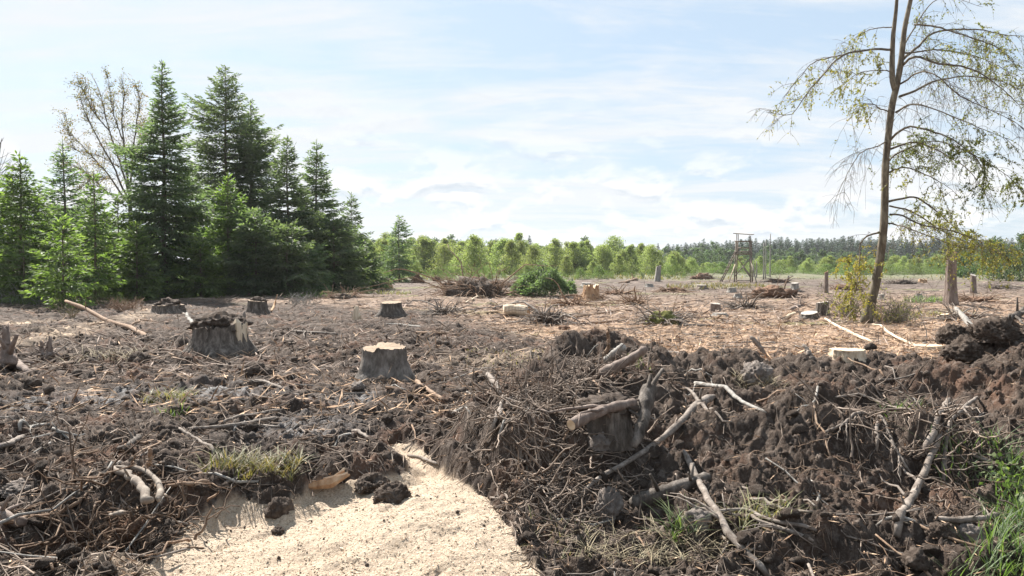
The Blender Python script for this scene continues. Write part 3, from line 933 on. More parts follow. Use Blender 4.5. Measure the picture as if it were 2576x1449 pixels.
# ------------------------------------------------------------------ birches, far woods
B_PROTO = [bushy_meshes(6.0, w, 200 + i, 5200, 0.175, 'birch', crown_low=0.03, clumps=64, peak=pk) for i, (w, pk) in enumerate([(1.9, 0.6), (1.6, 0.55), (2.3, 0.5), (1.5, 0.7), (2.0, 0.45)])]
S_PROTO = [bushy_meshes(2.2, w, 230 + i, 2000, 0.10, 'shrub', crown_low=0.02, clumps=40, peak=0.5) for i, w in enumerate([1.5, 1.1, 1.9])]
birches = [  # px of axis, top py, depth, label
    (1190, 592, 112, 'tallest bright birch rising behind the brush pile'), (1040, 640, 100, 'small birch beside the lone thin spruce'),
    (1118, 610, 128, 'rounded birch between the lone spruce and the tallest birch'), (1285, 602, 130, 'broad birch just behind the big green bush'),
    (1340, 615, 122, 'slim birch above the green bush'), (1395, 600, 135, 'pale yellow-green birch behind the green bush, right part'),
    (1462, 605, 140, 'tall birch in the middle of the birch belt'), (1515, 612, 138, 'birch beside the tall one in mid belt'),
    (1580, 620, 145, 'round birch near the leaning log with roots'), (1630, 618, 150, 'birch behind the leaning cut post'),
    (1690, 640, 128, 'round dark-bottomed birch ending the birch belt'), (965, 600, 105, 'birch behind the orange-brown stump'),
    (1075, 602, 150, 'birch crown peeping over the small birch'), (1240, 618, 148, 'birch between the tallest birch and the green bush'),
    (1150, 640, 118, 'low birch at the foot of the tallest birch'), (1555, 640, 118, 'low bright birch in front of mid belt'),
    (1425, 640, 112, 'low bushy birch right behind the green bush'), (920, 640, 86, 'bright birch sapling touching the spruce row'),
    (1660, 655, 120, 'low birch just left of the last round one'), (1490, 655, 110, 'low birch behind the torn root stump')]
for i, (px, py, d, lab) in enumerate(birches):
    x = (px - 1288) / F_PX * d
    h = top_height(px, py, d, 0)
    put_tree('birch_tree', lab, 'birch', B_PROTO[i % 5], (x, d, gz(x, d) - 0.05), i * 1.3, (h / 6 * 1.35, h / 6 * 1.35, h / 6), 'young birches along the clearing')
rb = np.random.default_rng(5)
for i in range(84):
    px = 930 + i * 9.9 + rb.normal() * 6
    d = rb.uniform(138, 190)
    x = (px - 1288) / F_PX * d
    h = top_height(px, np.interp(px, [900, 1200, 1500, 1760], [604, 608, 618, 642]) + rb.normal() * 12, d, 0)
    put_tree('birch_tree', 'young birch deep in the birch belt, crown merging with its neighbours', 'birch', B_PROTO[i % 5], (x, d, gz(x, d) - 0.05), rb.random() * 6, (h / 6 * rb.uniform(1.0, 1.9), h / 6 * rb.uniform(1.0, 1.9), h / 6), 'birches deep in the belt')

D_PROTO = [bushy_meshes(16.0, w, 250 + i, 1500, 0.75, 'broad', crown_low=0.06, clumps=26, peak=0.7) for i, w in enumerate([4.6, 5.4, 4.0])]
SHR = []
for i in range(110):
    px = 880 + i * 16 + rb.normal() * 7
    d = rb.uniform(300, 360)
    x = (px - 1288) / F_PX * d
    h = top_height(px, np.interp(px, [900, 1200, 1500, 1760, 1900, 2300, 2600], [590, 600, 618, 620, 622, 640, 632]) + rb.normal() * 6, d, 0)
    put_tree('broadleaf_tree', 'dark green broadleaf tree in the far wood edge', 'tree', D_PROTO[i % 3], (x, d, gz(x, d) - 0.1), rb.random() * 6, (h / 16 * 1.5, h / 16 * 1.5, h / 16), 'broadleaf trees of the far wood')
for px, py, d, lab in ((1472, 592, 290, 'rounded dark tree standing above the far wood line'), (1790, 605, 292, 'tall round dark tree of the far wood left of the wooden tower'),
                       (1705, 618, 240, 'dark broadleaf tree just behind the last round birch'), (1755, 622, 232, 'dark broadleaf tree at the shaded wood edge'), (1810, 626, 236, 'dark broadleaf tree behind the tower ladder')):
    x = (px - 1288) / F_PX * d
    h = top_height(px, py, d, 0)
    put_tree('broadleaf_tree', lab, 'tree', D_PROTO[1], (x, d, gz(x, d) - 0.1), px, (h / 16 * 1.1, h / 16 * 1.1, h / 16), None)
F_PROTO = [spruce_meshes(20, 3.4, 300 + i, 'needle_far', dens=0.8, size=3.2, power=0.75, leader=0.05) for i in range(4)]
for i in range(190):
    px = 1680 + i * 5.0 + rb.normal() * 3
    d = rb.uniform(360, 450)
    x = (px - 1288) / F_PX * d
    h = top_height(px, np.interp(px, [1690, 1850, 2050, 2600], [614, 606, 602, 606]) + rb.normal() * 5, d, 0)
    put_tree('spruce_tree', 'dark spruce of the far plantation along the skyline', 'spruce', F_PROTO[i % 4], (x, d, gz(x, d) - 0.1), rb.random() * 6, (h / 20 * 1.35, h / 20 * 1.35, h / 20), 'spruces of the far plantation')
for px, py in ((1332, 592), (1560, 608), (1610, 612), (1655, 612)):
    d = 330
    x = (px - 1288) / F_PX * d
    h = top_height(px, py, d, 0)
    put_tree('spruce_tree', 'single dark spruce tip rising out of the far wood above the birches', 'spruce', F_PROTO[0], (x, d, gz(x, d) - 0.1), px, (h / 20, h / 20, h / 20), 'spruce tips above the birches')
for i in range(90):       # low scrub in front of the far wood on the right
    px = 1740 + (i % 45) * 19.5 + rb.normal() * 7
    row = i // 45
    d = rb.uniform(160, 182) if row == 0 else rb.uniform(215, 255)
    x = (px - 1288) / F_PX * d
    py = (648 if row == 0 else 634) + rb.normal() * 6
    if px < 1860:
        py += 12
    h = top_height(px, py, d, 0)
    put_tree('scrub_tree', 'light green scrub tree in the belt before the far wood' if row == 0 else 'mid green scrub tree between the pale belt and far wood', 'tree', (B_PROTO if row == 0 else D_PROTO)[i % 3], (x, d, gz(x, d) - 0.1), rb.random() * 6,
             (h / 6 * 1.7, h / 6 * 1.7, h / 6) if row == 0 else (h / 16 * 1.3, h / 16 * 1.3, h / 16), 'pale scrub belt before the far wood' if row == 0 else 'mid green scrub before the far wood')
for i in range(46):       # low shrubs at the foot of the birches
    px = 925 + i * 18.6 + rb.normal() * 7
    d = rb.uniform(84, 118)
    x = (px - 1288) / F_PX * d
    SHR.append((px, d, rb.uniform(0.5, 1.7), rb.random() * 6))
for i in range(44):
    px = 1745 + i * 19.4 + rb.normal() * 8
    SHR.append((px, rb.uniform(128, 158), rb.uniform(0.7, 2.2), rb.random() * 6))
# trees at the right edge
for px, py, d, w, lab in ((2500, 596, 92, 1.5, 'tall green tree behind the broken snag at the photo edge'), (2570, 585, 88, 1.4, 'tall green tree cut by the right photo edge'), (2430, 628, 105, 1.4, 'lower green tree behind the top of the broken snag')):
    x = (px - 1288) / F_PX * d
    h = top_height(px, py, d, 0)
    put_tree('broadleaf_tree', lab, 'tree', bushy_meshes(h, h * 0.45, px, 3600, 0.2, 'broad', clumps=34), (x, d, gz(x, d) - 0.1), 0, 1.0)
# shrubs
shrubs = [(60, 728, 35.5, 'S', 'pale leafy bramble bush at the edge of the mud, far left'), (250, 715, 37, 'S', 'leafy undergrowth bush under the slender spruce'), (955, 668, 88, 'S', 'bright green shrub at the open end of the spruce row'),
          (1010, 690, 92, 'S', 'green shrub under the lone thin spruce'), (1100, 672, 100, 'S', 'grassy shrub in front of the birch belt'), (1215, 668, 98, 'S', 'green shrub behind the brush pile'),
          (1330, 672, 100, 'S', 'light shrub behind the big green bush'), (1500, 676, 105, 'S', 'low shrub at the foot of the mid birches'), (1590, 678, 108, 'S', 'low shrub near the orange earth mound'),
          (300, 735, 36, 'S', 'dark leafy undergrowth beside the dry fern'), (930, 690, 72, 'S', 'low green shrub by the white dead sticks'), (150, 740, 33, 'S', 'undergrowth bush with a purple flower beside it')]
for i, (px, py, d, k, lab) in enumerate(shrubs):
    x = (px - 1288) / F_PX * d
    zg = gz(x, d)
    h = max(0.5, top_height(px, py, d, zg))
    put_tree('shrub', lab, 'shrub', S_PROTO[i % 3], (x, d, zg - 0.03), i, (h / 2.2, h / 2.2, h / 2.2))
for i, (px, d, h, rz_) in enumerate(SHR):
    x = (px - 1288) / F_PX * d
    put_tree('shrub', 'low bright shrub at the foot of the birch belt' if i < 46 else 'low shrub at the far right edge of the clearing before the scrub', 'shrub', S_PROTO[i % 3], (x, d, gz(x, d) - 0.03), rz_, (h / 2.2 * (1.2 if i < 46 else 2), h / 2.2 * (1.2 if i < 46 else 2), h / 2.2), 'low shrubs at the foot of the birch belt' if i < 46 else 'low shrubs at the far edge of the clearing')


# ------------------------------------------------------------------ stumps, posts, logs
def stump_meshes(h, rt, rb, seed, flare=0.3, nfl=5, tilt=0.06, notch=0.0, jag=0.035, n=56, lean=(0, 0)):
    r = np.random.default_rng(seed)
    rows = np.array([-0.25, 0.0, 0.1, 0.22, 0.38, 0.55, 0.72, 0.86, 1.0])
    ang = np.arange(n) / n * 2 * np.pi
    ph = r.random(nfl) * 0.7 + np.arange(nfl) * 6.283 / nfl
    fl = sum(np.exp(-(((ang - p + np.pi) % (2 * np.pi) - np.pi) / 0.34) ** 2) * a for p, a in zip(ph, r.uniform(0.5, 1.2, nfl)))
    ta = r.random() * 6.283
    V = []
    top_z = h * (1 + tilt * np.cos(ang - ta)) + jag * h * (r.random(n) - 0.5)
    if notch:
        top_z -= notch * h * (((ang - ta + 0.6) % 6.283) < 2.3)
    lump = 0.05 * np.sin(ang * 3 + seed) + 0.035 * np.sin(ang * 7 + seed * 2) + 0.028 * r.normal(size=n)
    for t in rows:
        tt = max(t, 0)
        rad = rt + (rb - rt) * (1 - tt) ** 2.0
        rad = rad * (1 + lump * (0.6 + 0.4 * r.random())) + flare * rt * fl * (1 - tt) ** 3.2
        rad = rad * (1 + 0.02 * r.normal(size=n))
        z = top_z * t if t > 0 else np.full(n, t * h)
        V.append(np.stack([rad * np.cos(ang) + lean[0] * tt * h, rad * np.sin(ang) + lean[1] * tt * h, z], -1))
    b = MBuild()
    k = len(rows)
    i, j = np.arange(k - 1)[:, None], np.arange(n)[None]
    q = np.stack([i * n + j, i * n + (j + 1) % n, (i + 1) * n + (j + 1) % n, (i + 1) * n + j], -1).reshape(-1, 4)
    b.add(np.concatenate(V), q)
    c = MBuild()
    rim = V[-1]
    ctr = rim.mean(0)
    rings, m = [rim], 4
    for s in (0.75, 0.45, 0.18):
        p = ctr + (rim - ctr) * s
        p[:, 2] += (0.012 + jag * h * 0.25) * (r.random(n) - 0.5)
        rings.append(p)
    VV = np.concatenate(rings + [ctr[None]])
    i, j = np.arange(m - 1)[:, None], np.arange(n)[None]
    q = np.stack([i * n + j, i * n + (j + 1) % n, (i + 1) * n + (j + 1) % n, (i + 1) * n + j], -1).reshape(-1, 4)
    tr = np.stack([(m - 1) * n + np.arange(n), (m - 1) * n + (np.arange(n) + 1) % n, np.full(n, m * n)], -1)
    c.add(VV, q, tr)
    return b, c, V[-1]


def lump_mesh(rx, ry, rz, seed, sub=3, amp=0.28, freq=1.6, flat=0.0):
    bm = bmesh.new()
    bmesh.ops.create_icosphere(bm, subdivisions=sub, radius=1.0)
    off = Vector((seed * 3.7, seed * 1.3, -seed * 2.1))
    V = []
    for v in bm.verts:
        d = v.co.normalized()
        k = 1 + amp * mnoise.fractal(d * freq + off, 0.7, 2.1, 6) + 0.55 * amp * (0.4 - abs(mnoise.noise(d * freq * 3.5 + off))) * 1.6 + 0.4 * amp * mnoise.noise(d * freq * 8 + off) + 0.3 * amp * mnoise.noise(d * freq * 17 + off) + (0.22 * amp * mnoise.noise(d * freq * 34 + off) if sub > 4 else 0)
        V.append((d.x * k * rx, d.y * k * ry, max(d.z * k, -0.35) * rz))
    F = [[v.index for v in f.verts] for f in bm.faces]
    bm.free()
    b = MBuild()
    b.add(V, None, F)
    return b


def stump(label, xl, xr, ytop, ybase, seed, bark='bark', cut='cut', name='tree_stump', cat='tree stump', soil=False, flare=0.3, wide=1.25, cx=None, group=None, **kw):
    px = (xl + xr) / 2 if cx is None else cx
    p = at(px, ybase)
    rt = (xr - xl) / 2 / F_PX * p[1]
    y = p[1] + rt * 0.8
    x = (px - 1288) / F_PX * y
    zg = gz(x, y)
    zg = min(zg, p[2] + 0.05)
    h = max(0.06, at_depth(px, ytop, y)[2] - zg)
    b, c, rim = stump_meshes(h, rt, rt * wide, seed, flare, **kw)
    t = thing(name, label, cat, (x, y, zg - 0.02), 0, group)
    b.build('bark', M[bark], t)
    c.build('cut_face', M[cut], t)
    if soil:
        o = lump_mesh(rt * (1.3 if seed == 47 else 0.9 if seed == 8 else 0.85), rt * (1.2 if seed == 47 else 0.85 if seed == 8 else 0.8), 0.5 * rt, seed, 4, 0.4, 2.0).build('soil_cap', M['soil'], t)
        o.location = (0, 0.15 * rt, h - 0.16 * rt)
    return t, (x, y, zg, h, rt)


stump('large grey-barked stump with a pale notched top, alone in the dark mud', 912, 1020, 866, 954, 3, flare=0.35, nfl=6, wide=1.25, notch=0.13, tilt=0.07, jag=0.06, cut='cut', bark='bark_grey')
tb, bi = stump('big dark shattered stump heaped with soil, pale split wood on one side', 487, 612, 808, 886, 8, flare=0.45, nfl=6, jag=0.2, soil=True, bark='bark', tilt=0.14, cut='soil')
stump('low wide stump capped with dirt at the end of the sawdust track', 383, 459, 766, 788, 12, soil=True, tilt=0.02)
stump('stump with soil on top and root flares, just behind the shattered one', 624, 670, 755, 790, 15, soil=True, flare=0.5, nfl=4)
stump('grey stump with mossy yellow flares behind the notched stump', 957, 1010, 759, 794, 21, flare=0.55)
stump('orange-brown stump at the edge of the clearing beside the spruce row', 957, 985, 702, 726, 24, bark='torn_wood', jag=0.15)
stump('torn reddish stump ripped open with twisted roots, in the open clearing', 1468, 1506, 722, 757, 28, bark='torn_wood', cut='cut_fresh', jag=0.5, flare=0.75, nfl=6)
stump('small grey stump at the foot of the leaning cut post', 1623, 1643, 713, 722, 31, bark='grey_wood', cut='cut_grey')
stump('flat weathered stump just behind the torn reddish one', 1463, 1486, 711, 721, 32, bark='grey_wood', cut='cut_grey')
stump('brown stump in grass, first one before the tower ladder', 1753, 1777, 716, 726, 33, bark='bark_red', cut='cut_grey')
stump('square grey stump with a splinter rising beside it, before the tower', 1831, 1851, 723, 736, 34, bark='grey_wood', cut='cut_grey', flare=0.15)
stump('grey stump with mossy side near the tower, behind the square brown one', 1848, 1866, 738, 749, 35, bark='grey_wood', cut='cut_grey', flare=0.4)
stump('squarish reddish-brown stump in orange litter', 1788, 1813, 762, 784, 36, bark='bark_red', cut='cut_grey', flare=0.2)
stump('flat pale stump disc just in front of the squarish brown stump', 1794, 1830, 786, 795, 37, bark='grey_wood', cut='cut_grey', flare=0.1)
stump('grey stump crowning the mound of torn reddish earth', 1990, 2009, 711, 732, 38, bark='grey_wood', cut='cut_grey', flare=0.5)
stump('large mossy stump with wide root flares beside the split slab', 2055, 2084, 759, 792, 39, flare=0.7, nfl=4, cut='cut_grey')
stump('tilted slab-like low stump in front of the large mossy one', 2016, 2056, 785, 802, 40, tilt=0.35, cut='cut_grey', flare=0.15)
stump('small stump left of the broken snag, with a chip leaning on it', 2305, 2319, 738, 749, 41, bark='grey_wood', cut='cut_grey')
stump('far torn pale stump seen between the tree and the snag', 2312, 2331, 702, 712, 42, bark='torn_wood', jag=0.4)
stump('low double-cut stump in front of the snag', 2360, 2394, 789, 806, 43, bark='bark_red', cut='cut_fresh', tilt=0.2)
stump('small grey stump just behind the leaning bare tree', 2211, 2226, 739, 753, 44, bark='grey_wood', cut='cut_grey', flare=0.2)
stump('wide freshly sawn pale stump, level with the top of the earth bank', 2092, 2176, 875, 899, 45, bark='pale_wood', cut='cut_fresh', flare=0.08, wide=1.05, tilt=0.01)
stump('fresh pale stump half hidden behind the big clods of the bank', 2300, 2372, 866, 882, 46, bark='pale_wood', cut='cut_fresh', flare=0.08, wide=1.05)
stump('grey stump top buried in the face of the earth bank', 1478, 1585, 1012, 1118, 47, bark='bark', cut='cut_grey', flare=0.2, wide=1.2, soil=True, tilt=0.16, jag=0.1)
# standing posts and the snag
stump('short cut trunk post leaning a little, before the last round birch', 1647, 1660, 669, 708, 51, name='trunk_post', cat='trunk post', bark='grey_wood', cut='cut_grey', lean=(0.09, 0), flare=0.12)
stump('broken-topped post between the tower and the leaning tree', 2074, 2083, 684, 737, 52, name='trunk_post', cat='trunk post', bark='bark_red', cut='torn_wood', jag=0.08, flare=0.1)
stump('flat-topped trunk post right of the broken snag', 2442, 2455, 691, 738, 53, name='trunk_post', cat='trunk post', bark='bark_red', cut='cut_grey', flare=0.3)
stump('tall broken snag with splintered top and spreading root flares', 2381, 2404, 634, 768, 54, name='broken_snag', cat='snag', bark='bark_red', cut='torn_wood', flare=0.6, nfl=5, jag=0.07, wide=1.3, tilt=0.03)
stump('thin grey post stub on the plain right of the tower', 1982, 1986, 693, 706, 55, name='trunk_post', cat='trunk post', bark='grey_wood', cut='cut_grey')
stump('dark thin post at the right photo edge before the scrub', 2563, 2568, 690, 707, 56, name='trunk_post', cat='trunk post', bark='grey_wood', cut='cut_grey')


def smooth_path(P, n):
    P = np.asarray(P, float)
    d = np.concatenate([[0], np.cumsum(np.linalg.norm(np.diff(P, axis=0), axis=1))])
    Q = np.vstack([2 * P[0] - P[1], P, 2 * P[-1] - P[-2]])
    out = []
    for s in np.linspace(0, d[-1] - 1e-6, n):
        i = min(np.searchsorted(d, s, 'right') - 1, len(P) - 2)
        t = (s - d[i]) / (d[i + 1] - d[i] + 1e-9)
        a, b, c, e = Q[i], Q[i + 1], Q[i + 2], Q[i + 3]
        out.append(0.5 * ((2 * b) + (-a + c) * t + (2 * a - 5 * b + 4 * c - e) * t * t + (-a + 3 * b - 3 * c + e) * t ** 3))
    return np.array(out)


BR = np.random.default_rng(77)


def branch(label, pts, w0, w1, mat='branch', name='branch', cat='branch', cut=False, lift=0.35, stubs=3, seg=18, sides=9, group=None, wig=0.25):
    """pts: (px, py) on the ground or (px, py, depth) in the air; w0, w1 widths in pixels"""
    P, fl = [], []
    for q in pts:
        if len(q) == 2:
            p = at(*q)
            fl.append(True)
        else:
            p = at_depth(q[0], q[1], q[2] if q[2] > 3 else P[0][1] + q[2])
            fl.append(False)
        P.append(p)
    P = np.array(P)
    # keep neighbouring depths consistent so the wood does not zigzag
    dep = P[:, 1]
    C = smooth_path(P, seg)
    w = np.linspace(w0, w1, seg) / 2 / F_PX * C[:, 1]
    w = w * (1 + 0.07 * BR.normal(size=seg))
    C = C + BR.normal(size=C.shape) * np.minimum(w, 0.022)[:, None] * wig * 1.3
    g = lookup(ZZ, C[:, 0], C[:, 1])
    if all(fl):
        C[:, 2] = np.maximum(C[:, 2] + 0.3 * w, g + lift * w)
    else:
        C[:, 2] = np.maximum(C[:, 2], g + 0.2 * w)
    if all(fl):
        for _ in range(10):
            C[1:-1, 2] = np.maximum(C[1:-1, 2], 0.5 * (C[:-2, 2] + C[2:, 2]))
    if not cut:
        w[0] *= 0.75
        w[-1] *= 0.55
    o0 = C.mean(0)
    b = MBuild()
    b.tubes(C - o0, w, sides)
    for k in range(stubs):
        i = BR.integers(3, seg - 2)
        d = unit(BR.normal(size=3) + np.array([0, 0, 0.7]))
        ln = w[i] * BR.uniform(2.5, 6)
        st = C[i] - o0
        b.tubes(np.array([st, st + d * ln * 0.5, st + d * ln + np.array([0, 0, -0.1 * ln])]), np.array([0.4, 0.3, 0.2]) * w[i], 5)
    if seg >= 18 and name == 'branch' and stubs > 1:
        for k in range(2):
            i = BR.integers(6, seg - 3)
            tg = unit(C[min(i + 1, seg - 1)] - C[i - 1]) * BR.choice([-1, 1])
            sd = unit(np.cross(tg, [0, 0, 1.0])) * BR.choice([-1, 1])
            d = unit(tg + sd * BR.uniform(0.5, 1.0) + np.array([0, 0, BR.uniform(0.0, 0.35)]))
            ln = w[i] * BR.uniform(14, 30)
            s_ = np.linspace(0, 1, 7)[:, None]
            fk = C[i] + d * ln * s_ + np.array([0, 0, -0.25 * ln]) * s_ ** 2 + BR.normal(size=(7, 3)) * 0.04 * ln * s_
            fk[:, 2] = np.maximum(fk[:, 2], lookup(ZZ, fk[:, 0], np.maximum(fk[:, 1], 3.4)) + 0.3 * w[i])
            b.tubes(fk - o0, np.linspace(0.55, 0.15, 7) * w[i], 5)
    o = b.build(name, M[mat])
    o.location = o0
    tag(o, label, cat, group)
    if cut:
        if label.startswith('thick sawn'):
            C, w = C[::-1], w[::-1]
        t = unit(C[0] - C[1])
        a = unit(np.cross(t, [0, 0, 1.0]))
        e = np.cross(t, a)
        an = np.arange(14) / 14 * 6.283
        V = C[0] - o0 + t * 0.004 + (np.cos(an)[:, None] * a + np.sin(an)[:, None] * e) * w[0] * 0.97
        m = MBuild()
        m.add(np.vstack([V, (C[0] - o0 + t * 0.008)[None]]), None, [(i, (i + 1) % 14, 14) for i in range(14)])
        m.build('cut_end', M['cut_fresh'], o)
    return o


branch('long curved bare branch with one end raised, lying before the young spruces', [(165, 756, 27), (213, 776, 26), (268, 806, 24.5), (322, 822, 23), (372, 849)], 9, 13, 'branch_red', stubs=4)
branch('long dark bough slanting across the bank below the sawn branch', [(1448, 1267), (1506, 1223), (1595, 1169), (1657, 1121), (1719, 1063), (1795, 1001)], 9, 24)
DS = at(1530, 1118)[1]
branch('thick sawn branch jutting from the bank, pale cut end facing out', [(1595, 1014, DS + 0.1), (1523, 1030, DS - 0.1), (1475, 1050, DS - 0.25), (1437, 1068, DS - 0.4)], 24, 30, 'bark_red', cut=True, stubs=2, sides=14, wig=0.1)
branch('thick dark root hanging down beside the sawn branch', [(1632, 975, DS + 0.3), (1620, 1049, DS), (1595, 1125, DS - 0.25)], 46, 22, 'bark', name='root', cat='root')
branch('thick short log lying on the bank below the long dark bough', [(1588, 1278), (1675, 1243), (1786, 1203)], 42, 30, 'bark', name='log', cat='log', cut=False, sides=14, wig=0.1)
branch('straight bough running down to the lower photo edge across the thick short log', [(1719, 1138), (1746, 1205), (1777, 1272), (1808, 1316), (1866, 1383), (1940, 1460)], 14, 20)
branch('thin bent branch crossing the straight bough low on the bank', [(1737, 1287), (1799, 1283), (1875, 1303), (1945, 1318), (2050, 1345)], 7, 12)
branch('pale weathered stick high on the bank with a pointed end', [(1750, 967), (1830, 1000), (1925, 1038)], 13, 8, 'grey_wood', stubs=1)
branch('broken stub of trunk poking up from the crest of the bank', [(1510, 942), (1577, 908, -0.15), (1627, 876, -0.3)], 30, 20, 'bark_red', cut=False, sides=12, wig=0.1, stubs=1)
branch('short grey stub beside the broken trunk stub on the crest', [(1524, 910), (1546, 890, -0.1), (1570, 870, -0.2)], 22, 20, 'grey_wood', wig=0.1, stubs=1)
branch('upright crooked stick standing on the crest of the bank', [(1518, 893), (1531, 868, -0.05), (1529, 824, -0.1)], 11, 8, 'branch_red', stubs=1)
branch('tilted dark stick sticking out of the crest, right of the upright one', [(1930, 900), (1912, 874, 0.1), (1890, 846, 0.2)], 10, 12, stubs=1)
branch('dark stub on the crest close to the wide fresh stump', [(2044, 904), (2034, 886, 0.1), (2022, 866, 0.2)], 16, 9, stubs=1)
branch('long thick branch hanging down the bank near the grass', [(2256, 1356), (2296, 1258), (2336, 1196), (2358, 1125), (2367, 1090)], 24, 14, wig=0.12)
branch('knotty branch above the long hanging one, leaning to the crest', [(2318, 1152), (2349, 1094), (2371, 1040), (2386, 1005)], 17, 12)
branch('slim branch hanging alongside the long thick one', [(2371, 1211), (2380, 1107), (2398, 1054), (2458, 1003)], 12, 9)
branch('thin slanting stick left of the hanging branches', [(2205, 1040), (2234, 1103), (2260, 1143), (2290, 1192)], 10, 7)
branch('short upright twig beside the thin slanting stick', [(2205, 1067), (2207, 1136)], 11, 9, stubs=1, seg=8)
branch('horizontal branch half buried at the edge of the grass', [(2356, 1309), (2434, 1311), (2512, 1298)], 13, 15)
branch('curved twig low in the middle of the bank', [(1883, 1256), (1958, 1283), (2043, 1290)], 9, 8)
branch('long slanting stick low on the bank under the curved twig', [(1872, 1305), (1945, 1325), (2050, 1372)], 10, 11)
branch('grey stick resting on loose earth in the upper right of the bank', [(2078, 1089), (2130, 1066), (2182, 1045)], 8, 9)
branch('stick leading into the tall grass', [(2436, 1142), (2470, 1160), (2500, 1180)], 9, 9)
branch('long thin brown rod across the bank crest at right', [(2100, 1000), (2200, 1018), (2300, 1040)], 6, 7)
branch('stick lying at the foot of the notched stump', [(1040, 965), (1078, 985), (1117, 1016)], 12, 10, 'branch_red')
branch('dark stick leaning where the bank meets the mud', [(1226, 943), (1245, 968), (1264, 1003)], 12, 14)
branch('forked stick standing against the bank, left arm', [(1235, 1100), (1250, 1050), (1268, 994)], 12, 8)
branch('grey rod leaning to the crest beside the forked stick', [(1256, 1047), (1285, 1010), (1326, 982)], 9, 9)
branch('pale broken stick on the lip above the sawdust', [(1140, 1043), (1184, 1043)], 9, 8, 'grey_wood', stubs=1, seg=8)
branch('dark stick lying on the top of the sawdust', [(1026, 1147), (1060, 1155), (1100, 1170)], 8, 9, seg=10)
branch('dark stick lying along the edge over the sawdust', [(885, 1085), (905, 1098), (935, 1108)], 9, 7, seg=10)
branch('thick short log piece lying in the left mud', [(301, 1133), (325, 1120), (352, 1104)], 16, 19, 'bark', name='log', cat='log', seg=10)
branch('thin crooked stick below the two parallel sticks in the mud', [(451, 1079), (495, 1110), (540, 1148)], 7, 9, 'branch')
branch('long grey stick in the mud, upper of two parallel ones', [(560, 1060), (640, 1050), (712, 1036)], 7, 9, 'branch')
branch('long thick stick in the mud, lower of two parallel ones', [(473, 1081), (591, 1071), (700, 1054)], 9, 11, 'branch')
branch('curved dark branch behind the yellow-green tuft', [(620, 966), (655, 960), (712, 981)], 8, 7)
branch('pale stick pointing toward the notched stump', [(677, 961), (730, 950), (782, 935)], 7, 5, 'branch_red')
branch('stick leaning from the grassy clod', [(562, 1222), (600, 1205), (640, 1185)], 8, 6)
branch('brown stick lying beside the arched roots', [(419, 1226), (475, 1222), (530, 1228)], 10, 9, 'branch_red')
branch('round pale stick at the far left of the mud', [(46, 1085), (85, 1077), (125, 1067)], 10, 9, 'grey_wood')
branch('dark half-buried branch at the left photo edge', [(-10, 1130), (30, 1118), (60, 1100)], 14, 12)
branch('thick log end entering from the left photo edge', [(-30, 1300), (20, 1313), (62, 1325)], 38, 32, 'bark_red', name='log', cat='log', cut=False, seg=10, sides=14, wig=0.1)
branch('leaning grey dead log beyond the big clods', [(2403, 774, 17.2), (2425, 798, 16.6), (2458, 840, 15.8)], 10, 17, 'grey_wood', name='log', cat='log', sides=12, wig=0.1)
branch('dark branch rising out of the big clods to the photo edge', [(2498, 832), (2540, 802, 0.2), (2600, 768, 0.5)], 18, 15, 'bark')
branch('long thin pale pole in the orange litter before the leaning tree', [(2076, 803), (2130, 835), (2195, 863)], 6, 8, 'pale_wood', stubs=0)
branch('second pale pole lying from the foot of the leaning tree', [(2195, 818), (2240, 845), (2310, 872)], 6, 7, 'pale_wood', stubs=0)
branch('long thin stick lying in the middle litter', [(1285, 818), (1345, 812), (1450, 797), (1590, 780)], 3, 5, 'branch_red')
branch('orange-brown stick in the litter behind the bank', [(1475, 815), (1530, 811), (1625, 802)], 8, 4, 'branch_red')
branch('dead fallen trunk on the ground under the spruce row', [(465, 729), (540, 723), (632, 716)], 9, 16, 'bark', name='log', cat='log')
branch('short reddish log beside the large mossy stump', [(1988, 780), (2005, 775), (2022, 770)], 9, 11, 'bark_red', name='log', cat='log', seg=8)
branch('yellowish sawn plank lying by the tilted slab stump', [(1971, 806), (2001, 791)], 12, 12, 'pale_wood', name='plank', cat='plank', sides=4, stubs=0, seg=6, wig=0.02)
branch('log with torn root end lying near the small grey stump', [(1556, 713), (1580, 709), (1602, 703)], 5, 9, 'branch_red', name='log', cat='log')
branch('white dead stick beside the orange-brown stump', [(920, 722), (935, 728), (950, 735)], 4, 4, 'pale_wood')
branch('pale brown stick behind the short sawn log', [(1210, 742), (1190, 752), (1170, 764)], 5, 4, 'pale_wood')
branch('long stick lying in front of the brush pile', [(1240, 777), (1290, 765), (1330, 757)], 4, 5)
branch('straight brown stick lying in the mid mud', [(1045, 838), (1105, 841), (1160, 842)], 5, 7, 'branch_red')
branch('dark stick lying behind the notched stump', [(955, 815), (1010, 820), (1060, 825)], 4, 5, 'grey_wood')
branch('thick stick right of the shattered stump', [(737, 835), (790, 838), (850, 842)], 7, 6, 'branch')
branch('upright dark stick beside the shattered stump', [(622, 880, 17.0), (615, 840, 17.1), (614, 785, 17.2)], 9, 8, 'branch', stubs=1)
branch('pale splinter standing behind the soil-topped stump', [(682, 783), (690, 770, 31), (697, 742, 31)], 6, 6, 'torn_wood', stubs=0, seg=8)
branch('weathered white split slab lying in front of the shattered stump', [(471, 873), (500, 885), (532, 901)], 17, 15, 'pale_wood', name='wood_slab', cat='wood slab', sides=5, stubs=0, seg=9, wig=0.25)
branch('grey splintered slab leaning off the dirt-capped stump', [(446, 768, 31), (465, 795, 29), (490, 820)], 7, 10, 'grey_wood', name='wood_slab', cat='wood slab', sides=5, stubs=0)
branch('stick lying beyond the bank at the foot of the mossy mound', [(1640, 800), (1700, 795), (1740, 790)], 5, 5, 'branch')
